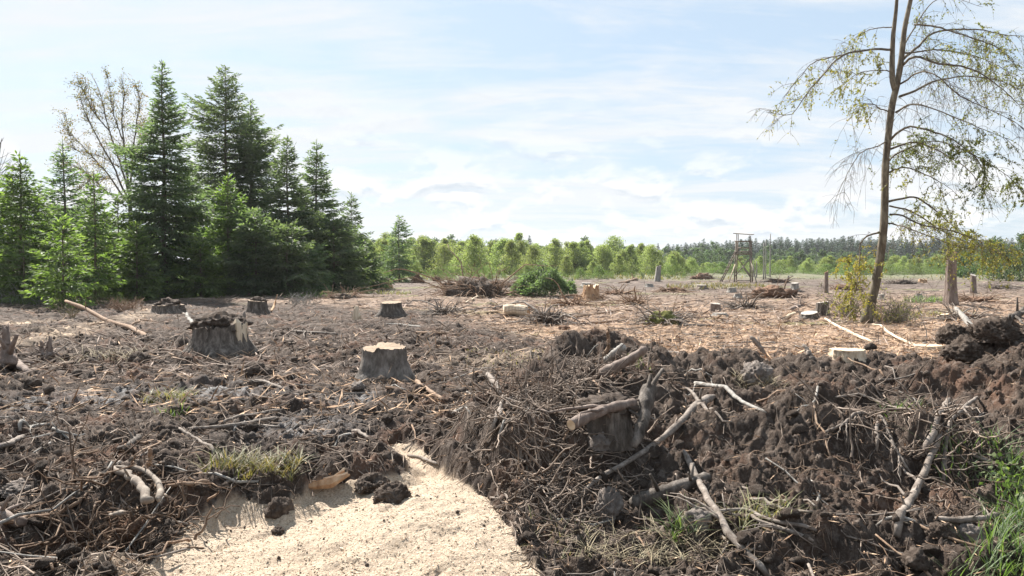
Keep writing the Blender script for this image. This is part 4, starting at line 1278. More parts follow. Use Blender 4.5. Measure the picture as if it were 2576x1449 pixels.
# the sawn log piece
o = branch('short sawn log without bark, round end coloured dark for its shade', [(1330, 797), (1300, 796), (1268, 792)], 30, 28, 'pale_wood', name='log', cat='log', cut=True, sides=18, stubs=0, seg=8, wig=0.01, lift=0.9)
o.children[0].data.materials[0] = M['torn_wood']  # end face in darker wood: its shade is put into the colour
# pale split face on the shattered stump
def shard(parent, name, P, w, mat, sides=5):
    b = MBuild()
    P = np.array(P)
    b.tubes(P, np.array(w) * (1 + 0.15 * BR.normal(size=len(w))), sides)
    return b.build(name, M[mat], parent, False)


x, y, zg, h, rt = bi
for k, (a, s) in enumerate(((-0.42, 1.0), (-0.12, 0.7), (0.15, 0.85))):
    ca, sa = math.cos(a) * rt * 1.0, math.sin(a) * rt * 1.0
    shard(tb, 'split_wood', [(ca * 1.1, sa * 1.1, h * 0.25), (ca * 1.02, sa * 1.02, h * 0.6), (ca * 0.96, sa * 0.96, h * (0.65 + 0.35 * s)), (ca * 0.93, sa * 0.93, h * (0.72 + 0.42 * s))],
          [0.05, 0.085, 0.075, 0.02], 'pale_wood', 4)
# splintered wood chunk by the sawdust, and the standing split piece
p = at(815, 1225)
t = thing('wood_chunk', 'splintered chunk of torn pale wood at the edge of the sawdust', 'wood chunk', p + np.array([0, 0, 0.03]))
for k in range(6):
    a = BR.normal() * 0.12
    yy = (k - 2.5) * 0.035
    L_ = BR.uniform(0.16, 0.25)
    shard(t, 'splinter', [(-L_ - 0.05, yy - 0.03, -0.05 + BR.random() * 0.03), (-0.08, yy + a * 0.1, 0.0), (0.08, yy + a * 0.1, 0.03), (L_, yy + 0.04, 0.07 + 0.05 * BR.random())], [0.006, 0.03, 0.036, 0.012], 'pale_wood' if k % 2 else 'torn_wood')
p = at(895, 802)
t = thing('wood_chunk', 'upright pale split block of wood standing left of the mossy grey stump', 'wood chunk', p)
shard(t, 'block', [(0, 0, -0.05), (0.01, 0, 0.15), (0.02, 0, 0.32), (0.03, 0, 0.42)], [0.13, 0.125, 0.10, 0.05], 'pale_wood', 7)
shard(t, 'splinter', [(0.14, 0, -0.05), (0.13, 0, 0.1), (0.12, 0, 0.2)], [0.06, 0.05, 0.01], 'pale_wood')
# arched torn roots at lower left
for lab, pts, w0, w1 in (('thick arched root of frayed grey wood over the dark hollow', [(279, 1180), (318, 1193, -0.25), (352, 1224, -0.6), (378, 1262, -0.85)], 14, 24),
                         ('thinner arched root curling down beside the thick one', [(283, 1176), (344, 1177, -0.1), (388, 1203, -0.3), (402, 1232, -0.5), (398, 1258, -0.7)], 9, 19)):
    branch(lab, pts, w0, w1, 'old_wood', name='root', cat='root', wig=0.35, sides=9, stubs=2)
branch('slim root dropping from the rim across the hollow', [(232, 1230), (195, 1262, -0.2), (150, 1290)], 8, 10, 'root', name='root', cat='root')
branch('broken pale root end jutting in the dark hollow', [(270, 1298), (295, 1293, -0.1), (318, 1288, -0.2)], 15, 14, 'old_wood', name='root', cat='root', seg=8)
branch('hooked root standing up behind the arched roots', [(345, 1200), (365, 1175, -0.05), (378, 1158, -0.1), (377, 1128, -0.1)], 9, 12, 'branch_red', name='root', cat='root')
for lab, pts, w0, w1 in (('jagged dark root stump at the left photo edge', [(20, 925), (18, 880, 0.1), (8, 818, 0.1)], 50, 5),
                         ('pale root running out from the jagged stump at the photo edge', [(20, 905), (45, 920), (72, 938)], 22, 14),
                         ('knotted dark root stump standing left in the mud', [(128, 908), (125, 885, 0.1), (122, 856, 0.1)], 30, 8),
                         ('pale twin of the knotted root stump leaning beside it', [(115, 905), (107, 885, 0.1), (104, 858, 0.1)], 20, 6)):
    branch(lab, pts, w0, w1, 'bark_red', name='root_stump', cat='root stump', wig=0.25, stubs=5, sides=10)

# ------------------------------------------------------------------ clods and stones that stand out
def clod(label, px, py, wpx, hpx, mat='soil', seed=0, name='soil_clod', cat='clod', amp=0.27, group=None):
    p = at(px, py)
    y = p[1]
    rx, rz = wpx / F_PX * y, hpx / F_PX * y
    o = lump_mesh(rx, rx * 0.8, rz, seed, 5 if wpx > 36 else 4, amp, 1.7).build(name, M[mat])
    o.location = p + np.array([0, 0.3 * rx, 0.1 * rz])
    o.rotation_euler = (0, 0, seed)
    return tag(o, label, cat, group)


for i, a in enumerate([('upright pale slab of dried earth low on the bank, beside the thick short log', 1532, 1300, 40, 60, 'soil_pale'), ('pinkish earth block below the buried stump', 1505, 1122, 34, 32, 'soil_pale'),
                       ('pale crumbly clod right of the straight bough', 1759, 1322, 34, 36, 'soil_pale'), ('big dark clod on the crest by the right photo edge', 2513, 850, 66, 40, 'soil'),
                       ('rounded dark clod on the crest left of the biggest one', 2405, 858, 40, 34, 'soil'), ('smooth-faced clod under the two crest clods', 2455, 900, 56, 44, 'soil'),
                       ('round brown clod on the edge of the sawdust', 700, 1290, 34, 30, 'soil'), ('small crumb clod lying on the sawdust left side', 697, 1345, 20, 16, 'soil'),
                       ('wide dark clod between the shattered and notched stumps', 640, 945, 42, 24, 'soil'), ('dark spiky clod in front of the shattered stump', 348, 912, 24, 22, 'soil'),
                       ('lumpy clod at the lower photo edge below the long hanging branch', 2309, 1420, 34, 30, 'soil'), ('pale broken clod near the horizontal buried branch', 2442, 1362, 36, 38, 'soil_pale'),
                       ('dark clod beside the pale broken one', 2375, 1352, 38, 30, 'soil'), 
                       
                       ('grey stone at the foot of the notched stump', 899, 975, 20, 12, 'soil_pale'), ('purple-brown clod in the litter above the bank', 1420, 830, 16, 10, 'soil_red'),
                       ('dark crumbly clump that slid onto the sawdust', 985, 1262, 44, 36, 'soil'), ('clod lying on the lip above the sawdust', 930, 1225, 46, 26, 'soil'),
                       ('reddish peat lump at the edge of the dark hollow', 330, 1345, 46, 34, 'soil_red'), ('rounded clod at the far left of the mud', 75, 968, 20, 16, 'soil'),
                       ('pale dried clod of the left bank edge', 60, 1235, 60, 22, 'soil_pale'), ('orange earth mound before the birches', 1710, 692, 12, 7, 'soil_red'),
                       ('red earth mound behind the brush pile', 1197, 706, 16, 9, 'soil_red'), ('light tan straw-like clump on the crest', 1905, 955, 46, 38, 'soil_pale')]):
    clod(*a, seed=i + 1, name='stone' if 'stone' in a[0] else 'soil_clod', cat='stone' if 'stone' in a[0] else 'clod')


# ------------------------------------------------------------------ raised hide (wooden watch tower)
def bar(b, a, c, r, sides=6):
    a, c = np.array(a, float), np.array(c, float)
    b.tubes(np.array([a, (a + c) / 2, c]), np.array([r, r, r]), sides)


def part_bar(parent, name, a, c, r, mat='old_wood', sides=7):
    b = MBuild()
    bar(b, a, c, r, sides)
    return b.build(name, M[mat], parent, True)


def box(parent, name, lo, hi, mat):
    lo, hi = np.array(lo), np.array(hi)
    V = np.array([[(lo, hi)[i][0], (lo, hi)[j][1], (lo, hi)[k][2]] for i in (0, 1) for j in (0, 1) for k in (0, 1)])
    Q = [(0, 1, 3, 2), (4, 6, 7, 5), (0, 4, 5, 1), (2, 3, 7, 6), (0, 2, 6, 4), (1, 5, 7, 3)]
    b = MBuild()
    b.add(V, Q)
    return b.build(name, M[mat], parent, False)


TY = 79.0
tx = (1870 - 1288) / F_PX * TY
hide = thing('hunting_tower', 'wooden raised hide with slanted roof and ladder standing on the clearing', 'tower', (tx, TY, gz(tx, TY)), R(-24))
k = TY / F_PX
zp, zr, zt = (709 - 636) * k, (709 - 607) * k, (709 - 588) * k
hw, hd = 0.66, 0.55
legs = [(-1, -1), (1, -1), (-1, 1), (1, 1)]
for sx, sy in legs:
    part_bar(hide, 'leg', (sx * (hw + 0.12), sy * (hd + 0.1), -0.2), (sx * hw * 0.98, sy * hd, zr + 0.05), 0.062)
    part_bar(hide, 'roof_post', (sx * hw * 0.93, sy * hd * 0.93, zp), (sx * hw * 0.9, sy * hd * 0.9, zt - (0.05 if sx < 0 else 0.2)), 0.042)
roof = thing('roof', None, None)
roof.parent = hide
for i in range(5):
    y0 = -0.85 + i * 0.34
    o = box(roof, 'plank', (-0.9, y0 + 0.012, -0.04), (0.9, y0 + 0.33, 0.04), 'grey_wood')
roof.location = (0, 0, zt - 0.02)
roof.rotation_euler = (R(3), R(5), 0)
fl = thing('floor', None, None)
fl.parent = hide
fl.location = (0, 0, zp)
for i in range(5):
    y0 = -0.72 + i * 0.29
    box(fl, 'plank', (-0.8, y0 + 0.01, -0.05), (0.8, y0 + 0.28, 0.0), 'old_wood')
for z in (zp - 0.13, zp + 0.12, zr):
    part_bar(hide, 'rail', (-hw - 0.15, -hd - 0.07, z), (hw + 0.15, -hd - 0.07, z), 0.05)
    part_bar(hide, 'rail', (-hw - 0.1, hd + 0.07, z), (hw + 0.1, hd + 0.07, z), 0.05)
    part_bar(hide, 'rail', (hw + 0.07, -hd - 0.12, z - 0.03), (hw + 0.07, hd + 0.12, z - 0.03), 0.05)
for z in (zp + 0.45, zp + 0.75):
    part_bar(hide, 'rail', (hw + 0.05, -hd, z), (hw + 0.05, hd, z), 0.05)
part_bar(hide, 'seat', (-hw + 0.1, 0.35, zp + 0.5), (hw - 0.05, 0.35, zp + 0.5), 0.06)
part_bar(hide, 'brace', (-hw - 0.1, -hd - 0.1, 0.5), (hw, -hd - 0.08, zp - 0.6), 0.05)
part_bar(hide, 'brace', (hw + 0.1, -hd - 0.12, 0.45), (0.05, -hd - 0.14, 1.5), 0.05)
part_bar(hide, 'brace', (-hw, hd, zp - 0.5), (hw, hd + 0.05, 0.5), 0.05)
part_bar(hide, 'brace', (hw, hd, 2.0), (hw + 0.75, -hd - 0.5, -0.1), 0.05)
part_bar(hide, 'brace', (hw, hd - 0.1, zp - 0.3), (hw + 0.2, hd - 0.2, 0.1), 0.05)
part_bar(hide, 'brace', (-hw, -hd, 1.9), (-hw - 0.55, -hd - 0.9, -0.15), 0.055, 'pale_wood')
part_bar(hide, 'brace', (-hw, hd, 0.12), (hw, hd, 0.12), 0.05)
part_bar(hide, 'brace', (-hw, -hd, 0.15), (hw, -hd, 0.12), 0.05)
lad = thing('ladder', None, None)
lad.parent = hide
A0, A1 = np.array((-hw - 1.55, -0.15, -0.15)), np.array((-hw - 0.08, 0.0, zp + 0.1))
off = np.array((0.05, 0.24, 0))
for s in (-1, 1):
    part_bar(lad, 'rail', A0 + off * s, A1 + off * s, 0.055)
for i in range(9):
    c_ = A0 + (A1 - A0) * (i + 0.8) / 9.3
    part_bar(lad, 'rung', c_ - off * 1.3 + np.array((-0.06, 0, 0.03)), c_ + off * 1.3 + np.array((-0.06, 0, 0.03)), 0.042, 'grey_wood')

for px, yt, yb, d, r, lab in ((1921, 612, 687, 96, 0.09, 'bare grey pole trunk right of the tower, left of a close pair'), (1926, 604, 686, 98, 0.07, 'bare grey pole trunk right of the tower, right of a close pair'),
                              (1937, 588, 677, 112, 0.09, 'tallest bare dead pole trunk right of the tower'), (1903, 656, 683, 100, 0.09, 'short dead pole stump just right of the tower'), (1896, 650, 684, 104, 0.06, 'thin short dead pole touching the tower outline')):
    x = (px - 1288) / F_PX * d
    z1 = at_depth(px, yt, d)[2]
    b = MBuild()
    zz = np.linspace(-0.2, z1, 8)
    b.tubes(np.stack([0.02 * np.sin(zz * 2 + px), 0 * zz, zz], -1), r * (1.15 - 0.55 * (zz / z1)), 7)
    o = b.build('dead_pole', M['grey_wood'])
    o.location = (x, d, gz(x, d) * 0)
    tag(o, lab, 'dead pole')


# ------------------------------------------------------------------ the bare leaning tree on the right
TD = 23.5
QX = lambda zx: (2800 + zx * 1040 / 1159) * 0.67083
QY = lambda zy: zy * 1300 / 1449 * 0.67083
tr_r = np.random.default_rng(404)
base = at(2181, 812)
TD = base[1]


def w3(zx, zy, dd=0.0):
    return at_depth(QX(zx), QY(zy), TD + dd)


tree = thing('leaning_tree', 'leaning thin-leaved tree with bare drooping branches and a forked top', 'tree', base)
tb_ = MBuild()
stem = smooth_path([w3(495, 1345), w3(515, 1290), w3(548, 1140), w3(570, 980), w3(577, 850), w3(580, 700), w3(592, 570), w3(608, 440), w3(630, 345), w3(647, 240), w3(660, 120), w3(685, 0), w3(715, -160), w3(728, -290)], 60)
stem[0, 2] -= 0.3
sw = np.interp(np.linspace(0, 1, 60), [0, 0.05, 0.3, 0.6, 0.78, 1.0], [0.21, 0.14, 0.112, 0.095, 0.07, 0.03]) * (1 + 0.03 * tr_r.normal(size=60))
tb_.tubes(stem - base, sw, 12)
fork = smooth_path([w3(622, 380), w3(609, 330), w3(608, 250), w3(612, 150), w3(625, 30), w3(632, -90), w3(640, -180)], 26)
tb_.tubes(fork - base, np.linspace(0.095, 0.03, 26), 9)
tb_.build('trunk', M['bark_tree'], tree)
LIMBS = [
    ([(592, 930, 0), (680, 950, -1), (800, 1000, -1.6), (940, 1040, -2.1), (1090, 1060, -2.5)], .04, 1.5, .45),
    ([(598, 860, 0), (720, 900, 1), (860, 990, 1.8), (1000, 1030, 2.3), (1150, 1020, 2.6)], .045, 1.5, .5),
    ([(655, 220, 0), (800, 200, 1.5), (980, 240, 2.4), (1160, 330, 3)], .05, 1.3, .8),
    ([(560, 1000, 0), (520, 1060, .5), (450, 1110, .7), (430, 1200, .7), (425, 1270, .7)], .03, 1.4, 1.2),  # (zx, zy, depth offset) ... , r0, twig density, leaf density, droop
    ([(610, 208, 0), (540, 206, -.3), (400, 230, -.8), (330, 300, -1.1), (250, 400, -1.3), (190, 480, -1.4), (90, 468, -1.5)], .06, 1.0, .45),
    ([(400, 230, -.8), (350, 245, -.4), (270, 280, 0), (190, 370, .2), (150, 420, .3)], .035, 1.0, .45),
    ([(652, 255, 0), (720, 200, .6), (790, 146, 1.0), (960, 140, 1.6), (1080, 160, 2.0), (1200, 170, 2.2)], .07, 1.2, .35),
    ([(700, 100, 0), (790, 110, -.5), (900, 150, -1.0), (1040, 200, -1.4), (1150, 300, -1.8)], .05, 1.1, .35),
    ([(650, 275, 0), (710, 235, -.5), (800, 262, -1.0), (950, 290, -1.4), (1080, 370, -1.8), (1170, 460, -2)], .065, 1.2, .5),
    ([(640, 402, 0), (700, 375, .4), (780, 340, .8), (900, 312, 1.4), (1050, 330, 1.9), (1180, 390, 2.2)], .065, 1.2, .5),
    ([(600, 590, 0), (640, 550, -.4), (700, 528, -.8), (850, 560, -1.5), (970, 640, -2.0), (1030, 760, -2.2)], .06, 1.4, 1.4),
    ([(604, 620, 0), (700, 598, .6), (820, 640, 1.2), (930, 720, 1.6), (1000, 830, 1.9)], .055, 1.4, 1.5),
    ([(588, 722, 0), (690, 708, -.6), (790, 760, -1.0), (880, 830, -1.3)], .045, 1.2, .6),
    ([(595, 842, 0), (680, 828, .4), (760, 870, .7), (860, 970, 1.0), (900, 1010, 1.1)], .06, .9, .7),
    ([(596, 895, 0), (650, 900, -.5), (720, 935, -.9), (850, 958, -1.3), (960, 1000, -1.6), (1080, 1040, -1.9)], .05, 1.1, .6),
    ([(552, 972, 0), (510, 990, -.4), (487, 1030, -.6), (482, 1120, -.7), (475, 1220, -.8)], .05, 1.0, 1.0),
    ([(625, 470, 0), (700, 440, -1.2), (820, 470, -2.0), (960, 540, -2.6), (1120, 600, -3)], .05, 1.3, .7),
    ([(600, 470, 0), (540, 440, -.6), (470, 440, -1.0), (420, 500, -1.2)], .035, 1.4, 1.1),
    ([(612, 300, 0), (560, 290, .5), (480, 300, .8), (410, 340, 1.0)], .035, 1.5, 1.3),
    ([(590, 590, 0), (540, 610, -.5), (470, 640, -.8), (420, 720, -.9), (400, 830, -.9)], .035, 1.3, .6),
    ([(612, 110, 0), (550, 105, .3), (480, 130, .6), (430, 180, .7)], .03, 1.2, .7),
    ([(650, 200, 0), (740, 60, .8), (830, 0, 1.2), (990, 40, 1.6)], .04, .9, .3),
    ([(640, 350, 0), (760, 300, -1.6), (900, 400, -2.3), (1080, 480, -2.8), (1190, 560, -3)], .045, 1.3, .55),
    ([(580, 690, 0), (640, 640, 1.0), (790, 600, 1.8), (960, 660, 2.3), (1090, 740, 2.6), (1180, 830, 2.8)], .05, 1.4, 1.2),
]
leafC, leafD, leafV = [], [], []
for pts, r0, td, ld in LIMBS:
    C = smooth_path([w3(*p) for p in pts], 22)
    C = C + np.cumsum(tr_r.normal(size=C.shape) * 0.012, 0)
    L_ = np.linalg.norm(np.diff(C, axis=0), axis=1).sum()
    b = MBuild()
    b.tubes(C - base, 0.66 * r0 * (1 - np.linspace(0, 1, 22) * 0.85), 6)
    nt_ = int(L_ / 0.17 * td)
    for j in range(nt_):
        f = tr_r.uniform(0.12, 1.0)
        i = min(int(f * 21), 20)
        p0 = C[i] + (C[i + 1] - C[i]) * (f * 21 - i)
        tg = unit(C[i + 1] - C[i])
        d = unit(tg * 0.7 + tr_r.normal(size=3) * 0.75 + np.array([0, 0, 0.1]))
        ln = tr_r.uniform(0.35, 1.35) * (1.1 - 0.45 * f)
        s = np.linspace(0, 1, 7)[:, None]
        tw = p0 + d * ln * s + np.array([0, 0, -1.0]) * (0.55 * ln * s ** 2) + tr_r.normal(size=(7, 3)) * 0.02 * s
        b.tubes(tw - base, np.linspace(0.0075, 0.003, 7), 3, cap=False)
        m = tr_r.integers(3, 8)
        q = tr_r.uniform(0.25, 1, m)
        tt = np.stack([np.interp(q, s[:, 0], tw[:, a]) for a in range(3)], -1)
        dd = unit(unit(tw[-1] - tw[0]) * 0.6 + tr_r.normal(size=(m, 3)) * 0.7 + np.array([0, 0, -0.3]))
        ll = tr_r.uniform(0.15, 0.5, m)[:, None]
        ss = np.linspace(0, 1, 4)[None, :, None]
        fine = tt[:, None] + dd[:, None] * (ll[:, None] * ss) + np.array([0, 0, -1.0]) * (0.35 * ll[:, None] * ss ** 2)
        b.tubes(fine - base, np.broadcast_to(np.linspace(0.0042, 0.0025, 4), (m, 4)), 3, cap=False)
        patch = 0.5 + 0.9 * vnoise(np.array([p0[0] * 0.7]), np.array([p0[2] * 0.7]), 77)[0]
        nl = tr_r.poisson(max(0.0, 140 * ld * patch))
        if nl:
            a_, b_ = tr_r.integers(0, m, nl), tr_r.random(nl)
            pos = fine[a_, 0] + dd[a_] * (ll[a_] * b_[:, None]) + np.array([0, 0, -1.0]) * (0.35 * ll[a_] * b_[:, None] ** 2)
            leafC.append(pos)
            leafD.append(unit(dd[a_] * 0.4 + tr_r.normal(size=(nl, 3)) + np.array([0, 0, -0.5])))
            zrel = (p0[2] - base[2]) / 10
            tone = 0.62 - 0.5 * min(1, max(0, ld - 0.7)) * (0.3 < zrel < 0.62) + (0.18 if zrel < 0.33 else 0) + 0.25 * (p0[0] < base[0] + 1.0)
            leafV.append(np.clip(tone * 0.8 + tr_r.normal(size=nl) * 0.2, 0, 1))
    b.build('limb', M['bark_tree'], tree)
C, D, Vv = np.concatenate(leafC), np.concatenate(leafD), np.concatenate(leafV)
b = MBuild()
n = len(C)
b.leaves(C - base, D, rnd_unit(n, tr_r), tr_r.uniform(0.048, 0.092, n), tr_r.uniform(0.026, 0.046, n), Vv)
b.build('foliage', M['tree_leaf'], tree, False)


def twig_bush(label, px, py, d, wpx, hpx, seed, nst=70, leafn=900, leafmat='tree_leaf', leaf=0.05, name='bush', stem='branch'):
    r = np.random.default_rng(seed)
    x = (px - 1288) / F_PX * d
    zg = gz(x, d)
    W_, H_ = wpx / F_PX * d, hpx / F_PX * d
    t = thing(name, label, 'bush', (x, d, zg))
    s = np.linspace(0, 1, 6)[None, :, None]
    p0 = np.stack([r.normal(size=nst) * W_ * 0.22, r.normal(size=nst) * W_ * 0.18, np.full(nst, -0.05)], -1)
    d_ = unit(np.stack([r.normal(size=nst) * 0.6, r.normal(size=nst) * 0.5, np.ones(nst)], -1))
    ln = H_ * r.uniform(0.5, 1.15, nst)[:, None, None]
    P = p0[:, None] + d_[:, None] * ln * s + np.stack([r.normal(size=nst), r.normal(size=nst), -0.3 * np.abs(r.normal(size=nst))], -1)[:, None] * 0.3 * ln * s ** 2
    b = MBuild()
    b.tubes(P, np.broadcast_to(np.linspace(0.012, 0.004, 6), (nst, 6)), 3, cap=False)
    m = nst * 6
    k_ = r.integers(0, nst, m)
    q = r.integers(1, 5, m)
    st = P[k_, q]
    dd = unit(rnd_unit(m, r) + np.array([0, 0, 0.4]))
    l2 = r.uniform(0.1, 0.35, m)[:, None, None] * H_
    s2 = np.linspace(0, 1, 3)[None, :, None]
    P2 = st[:, None] + dd[:, None] * l2 * s2
    b.tubes(P2, np.broadcast_to(np.array([0.006, 0.005, 0.003]), (m, 3)), 3, cap=False)
    b.build('stems', M[stem], t)
    if leafn:
        c = MBuild()
        k_ = r.integers(0, m, leafn)
        pos = st[k_] + dd[k_] * l2[k_, 0] * r.random(leafn)[:, None] + r.normal(size=(leafn, 3)) * 0.03
        pos[:, 2] = np.maximum(pos[:, 2], 0.02)
        c.leaves(pos, unit(rnd_unit(leafn, r) + np.array([0, 0, 0.2])), rnd_unit(leafn, r), leaf * r.uniform(0.7, 1.4, leafn), leaf * r.uniform(0.35, 0.6, leafn), np.clip(r.normal(size=leafn) * 0.22 + 0.5, 0, 1))
        c.build('foliage', M[leafmat], t, False)
    return t


twig_bush('twiggy sparse bush at the foot of the leaning tree', 2255, 840, base[1] + 0.3, 130, 92, 1, 90, 1100)
twig_bush('yellow-green leafy suckers left of the leaning tree foot', 2140, 780, base[1] + 3, 80, 110, 2, 40, 420, 'tree_leaf', 0.065)
twig_bush('dry brown brush heap under the spruces beside the tallest one', 312, 750, 31, 90, 45, 3, 90, 0, stem='branch_red')
twig_bush('dead dry weed standing before the undergrowth bush', 180, 755, 27.5, 26, 55, 4, 14, 60, 'grass_dry', stem='straw')
twig_bush('pale dead twigs leaning at the foot of the shaded spruces', 762, 735, 37, 90, 52, 5, 40, 0, stem='grey_wood')
twig_bush('dead grey twigs among the young spruces near the left edge', 60, 735, 36.6, 190, 60, 6, 70, 0, stem='grey_wood')
for k_, (px, py, hh, lab) in enumerate(((1630, 800, 118, 'thin bare whip growing beside the mossy mound'), (1600, 800, 85, 'bare crooked whip between the mossy mound and the torn stump'), (2010, 800, 60, 'thin bare whip by the tilted slab stump'), (2220, 840, 95, 'thin bare sapling in front of the leaning tree'), (2330, 850, 85, 'bare red-brown sapling in front of the snag'), (1690, 812, 90, 'slanting bare whip on the mossy mound'))):
    p = at(px, py)
    b = MBuild()
    H_ = hh / F_PX * p[1]
    zz = np.linspace(-0.05, 1, 9)
    bend = BR.normal(size=2) * 0.2
    P = np.stack([bend[0] * zz ** 2 * H_ + 0.02 * np.sin(zz * 9), bend[1] * zz * H_, zz * H_], -1)
    b.tubes(P, np.linspace(0.014, 0.004, 9), 5)
    for j in range(5):
        i = BR.integers(2, 8)
        dd = unit(BR.normal(size=3) + np.array([0, 0, 0.9]))
        b.tubes(np.array([P[i], P[i] + dd * 0.14 * H_, P[i] + dd * 0.3 * H_ + np.array([0, 0, 0.02])]), np.array([0.007, 0.005, 0.003]), 3)
    o = b.build('sapling', M['branch_red' if k_ % 2 else 'grey_wood'])
    o.location = p
    tag(o, lab, 'sapling')

# ------------------------------------------------------------------ bare-branched rowan behind the spruces
RD = 57.0
rw = np.random.default_rng(909)
rbx = (333 - 1288) / F_PX * RD
rowan = thing('bare_branched_tree', 'spreading tree with sparse rusty leaves left of the tallest spruce', 'tree', (rbx, RD, gz(rbx, RD)))
rb0 = np.array([rbx, RD, gz(rbx, RD)])
D3 = lambda px, py, dd=0: at_depth(px, py, RD + dd)
tbm = MBuild()
s0 = smooth_path([rb0 - np.array([0, 0, .2]), D3(330, 600), D3(326, 472)], 10)
tbm.tubes(s0 - rb0, np.linspace(0.2, 0.13, 10), 8)
tbm.build('trunk', M['bark'], rowan)
STEMS = [([(326, 480), (318, 400), (308, 310), (312, 240, 1), (306, 195, 1)], .09), ([(327, 470), (335, 400, -1), (345, 330, -1), (355, 265, -1.4), (348, 215, -1.5)], .08), ([(324, 485), (300, 400, .5), (275, 320, .8), (258, 250, 1), (236, 195, 1.2)], .08),
         ([(322, 500), (285, 420, -1), (245, 350, -1.5), (215, 290, -2), (196, 235, -2)], .08), ([(322, 510), (270, 440, 1), (215, 380, 1.6), (170, 335, 2), (155, 315, 2)], .075), ([(318, 520), (260, 475, -1), (205, 430, -1.6), (160, 405, -2), (135, 398, -2)], .06),
         ([(308, 350), (285, 290, 1.5), (275, 230, 2), (270, 190, 2)], .05), ([(275, 330), (230, 270, -1), (205, 210, -1.2)], .05), ([(300, 420), (250, 390, 2), (190, 370, 2.5), (165, 280, 2.6)], .05), ([(290, 450), (240, 440, -2), (190, 470, -2.5)], .04), ([(330, 430), (350, 370, 1), (362, 300, 1)], .04)]
lc, ldd = [], []
for pts, r0 in STEMS:
    C = smooth_path([D3(*p) for p in pts], 20)
    C = C + np.cumsum(rw.normal(size=C.shape) * 0.02, 0)
    b = MBuild()
    b.tubes(C - rb0, r0 * (1 - np.linspace(0, 1, 20) * 0.85), 5)
    for j in range(60):
        f = rw.uniform(0.15, 1.0)
        i = min(int(f * 19), 18)
        tg = unit(C[i + 1] - C[i])
        d = unit(tg + rw.normal(size=3) * 0.55)
        ln = rw.uniform(0.5, 1.6) * (1.2 - 0.5 * f)
        s = np.linspace(0, 1, 5)[:, None]
        tw = C[i] + d * ln * s + rw.normal(size=(5, 3)) * 0.03 * s
        b.tubes(tw - rb0, np.linspace(0.017, 0.007, 5), 3, cap=False)
        m = rw.poisson(15 * f)
        if m:
            q = rw.uniform(0.3, 1.05, m)
            lc.append(np.stack([np.interp(q, s[:, 0], tw[:, a]) for a in range(3)], -1) + rw.normal(size=(m, 3)) * 0.14)
            ldd.append(unit(rw.normal(size=(m, 3)) + np.array([0, 0, -0.6])))
    b.build('limb', M['bark_tree'], rowan)
C, D = np.concatenate(lc), np.concatenate(ldd)
n = len(C)
b = MBuild()
b.leaves(C - rb0, D, rnd_unit(n, rw), rw.uniform(0.10, 0.2, n), rw.uniform(0.04, 0.08, n), np.clip(0.6 + 0.22 * rw.normal(size=n), 0, 1))
b.build('foliage', M['rowan'], rowan, False)
# bare tops at the left edge
for px, py, d, lab in ((2, 345, 44, 'bare dead treetop cut by the left photo edge'), (232, 470, 52, 'thin dead treetop between young spruces and rusty tree')):
    x = (px - 1288) / F_PX * d
    zg = gz(x, d)
    H_ = top_height(px, py, d, zg)
    b = MBuild()
    zz = np.linspace(0, H_, 8)
    b.tubes(np.stack([0 * zz, 0 * zz, zz], -1), 0.07 * (1.05 - zz / H_), 5)
    for j in range(40):
        h0 = H_ * BR.uniform(0.55, 0.97)
        dd = unit(np.array([BR.normal(), BR.normal(), 0.9]))
        ln = (H_ - h0) * 0.35 + 0.35
        s = np.linspace(0, 1, 4)[:, None]
        b.tubes(np.array([0, 0, h0]) + dd * ln * s + np.array([0, 0, 0.25]) * ln * s ** 2, np.array([0.02, 0.016, 0.012, 0.008]), 3, cap=False)
    o = b.build('dead_tree', M['bark'])
    o.location = (x, d, zg)
    tag(o, lab, 'dead tree')

# ------------------------------------------------------------------ brush pile, root mounds, green bush
def mound_with_roots(label, px, py, wpx, hpx, seed, nroot=60, mat='soil', name='root_mound', cat='root mound', rl=0.8, rmat='root', nbig=6, lumpy=0.45):
    r = np.random.default_rng(seed)
    p = at(px, py)
    y = p[1]
    W_, H_ = wpx / 2 / F_PX * y, hpx / F_PX * y
    p = p + np.array([0, W_ * 0.6, 0])
    t = thing(name, label, cat, p)
    lump_mesh(W_ * 0.8, W_ * 0.55, H_ * 0.75, seed, 4, lumpy, 1.8).build('soil', M[mat], t)

    def rootset(n, ln, rad, spread):
        a = r.random(n) * 6.283
        q = np.sqrt(r.random(n)) * spread
        p0 = np.stack([np.cos(a) * q * W_, np.sin(a) * q * W_ * 0.6, H_ * 0.6 * (1 - q ** 2) * r.uniform(0.4, 1.1, n)], -1)
        d = unit(np.stack([np.cos(a), np.sin(a) * 0.7, r.normal(size=n) * 0.5 + 0.25], -1) + 0.5 * r.normal(size=(n, 3)))
        s = np.linspace(0, 1, 6)[None, :, None]
        l_ = (ln * r.uniform(0.4, 1.2, n))[:, None, None]
        P = p0[:, None] + d[:, None] * l_ * s + np.array([0, 0, -1.0]) * 0.4 * l_ * s ** 2 + np.cumsum(r.normal(size=(n, 6, 3)) * 0.03 * ln, 1)
        P[:, :, 2] = np.maximum(P[:, :, 2], 0.02)
        return P, np.linspace(1, 0.3, 6)[None] * (rad * r.uniform(0.5, 1.3, n))[:, None]
    P, rr = rootset(nroot, rl, 0.022, 0.9)
    b = MBuild()
    b.tubes(P, rr, 4, np.clip(r.normal(size=nroot) * 0.3 + 0.5, 0, 1))
    o = b.build('tangle', M[rmat], t)
    o['kind'] = 'stuff'
    P, rr = rootset(nbig, rl * 1.8, 0.05, 0.8)
    for i in range(nbig):
        b = MBuild()
        b.tubes(P[i], rr[i], 6)
        b.build('branch' if 'brush' in name else 'root', M[rmat], t)
    return t


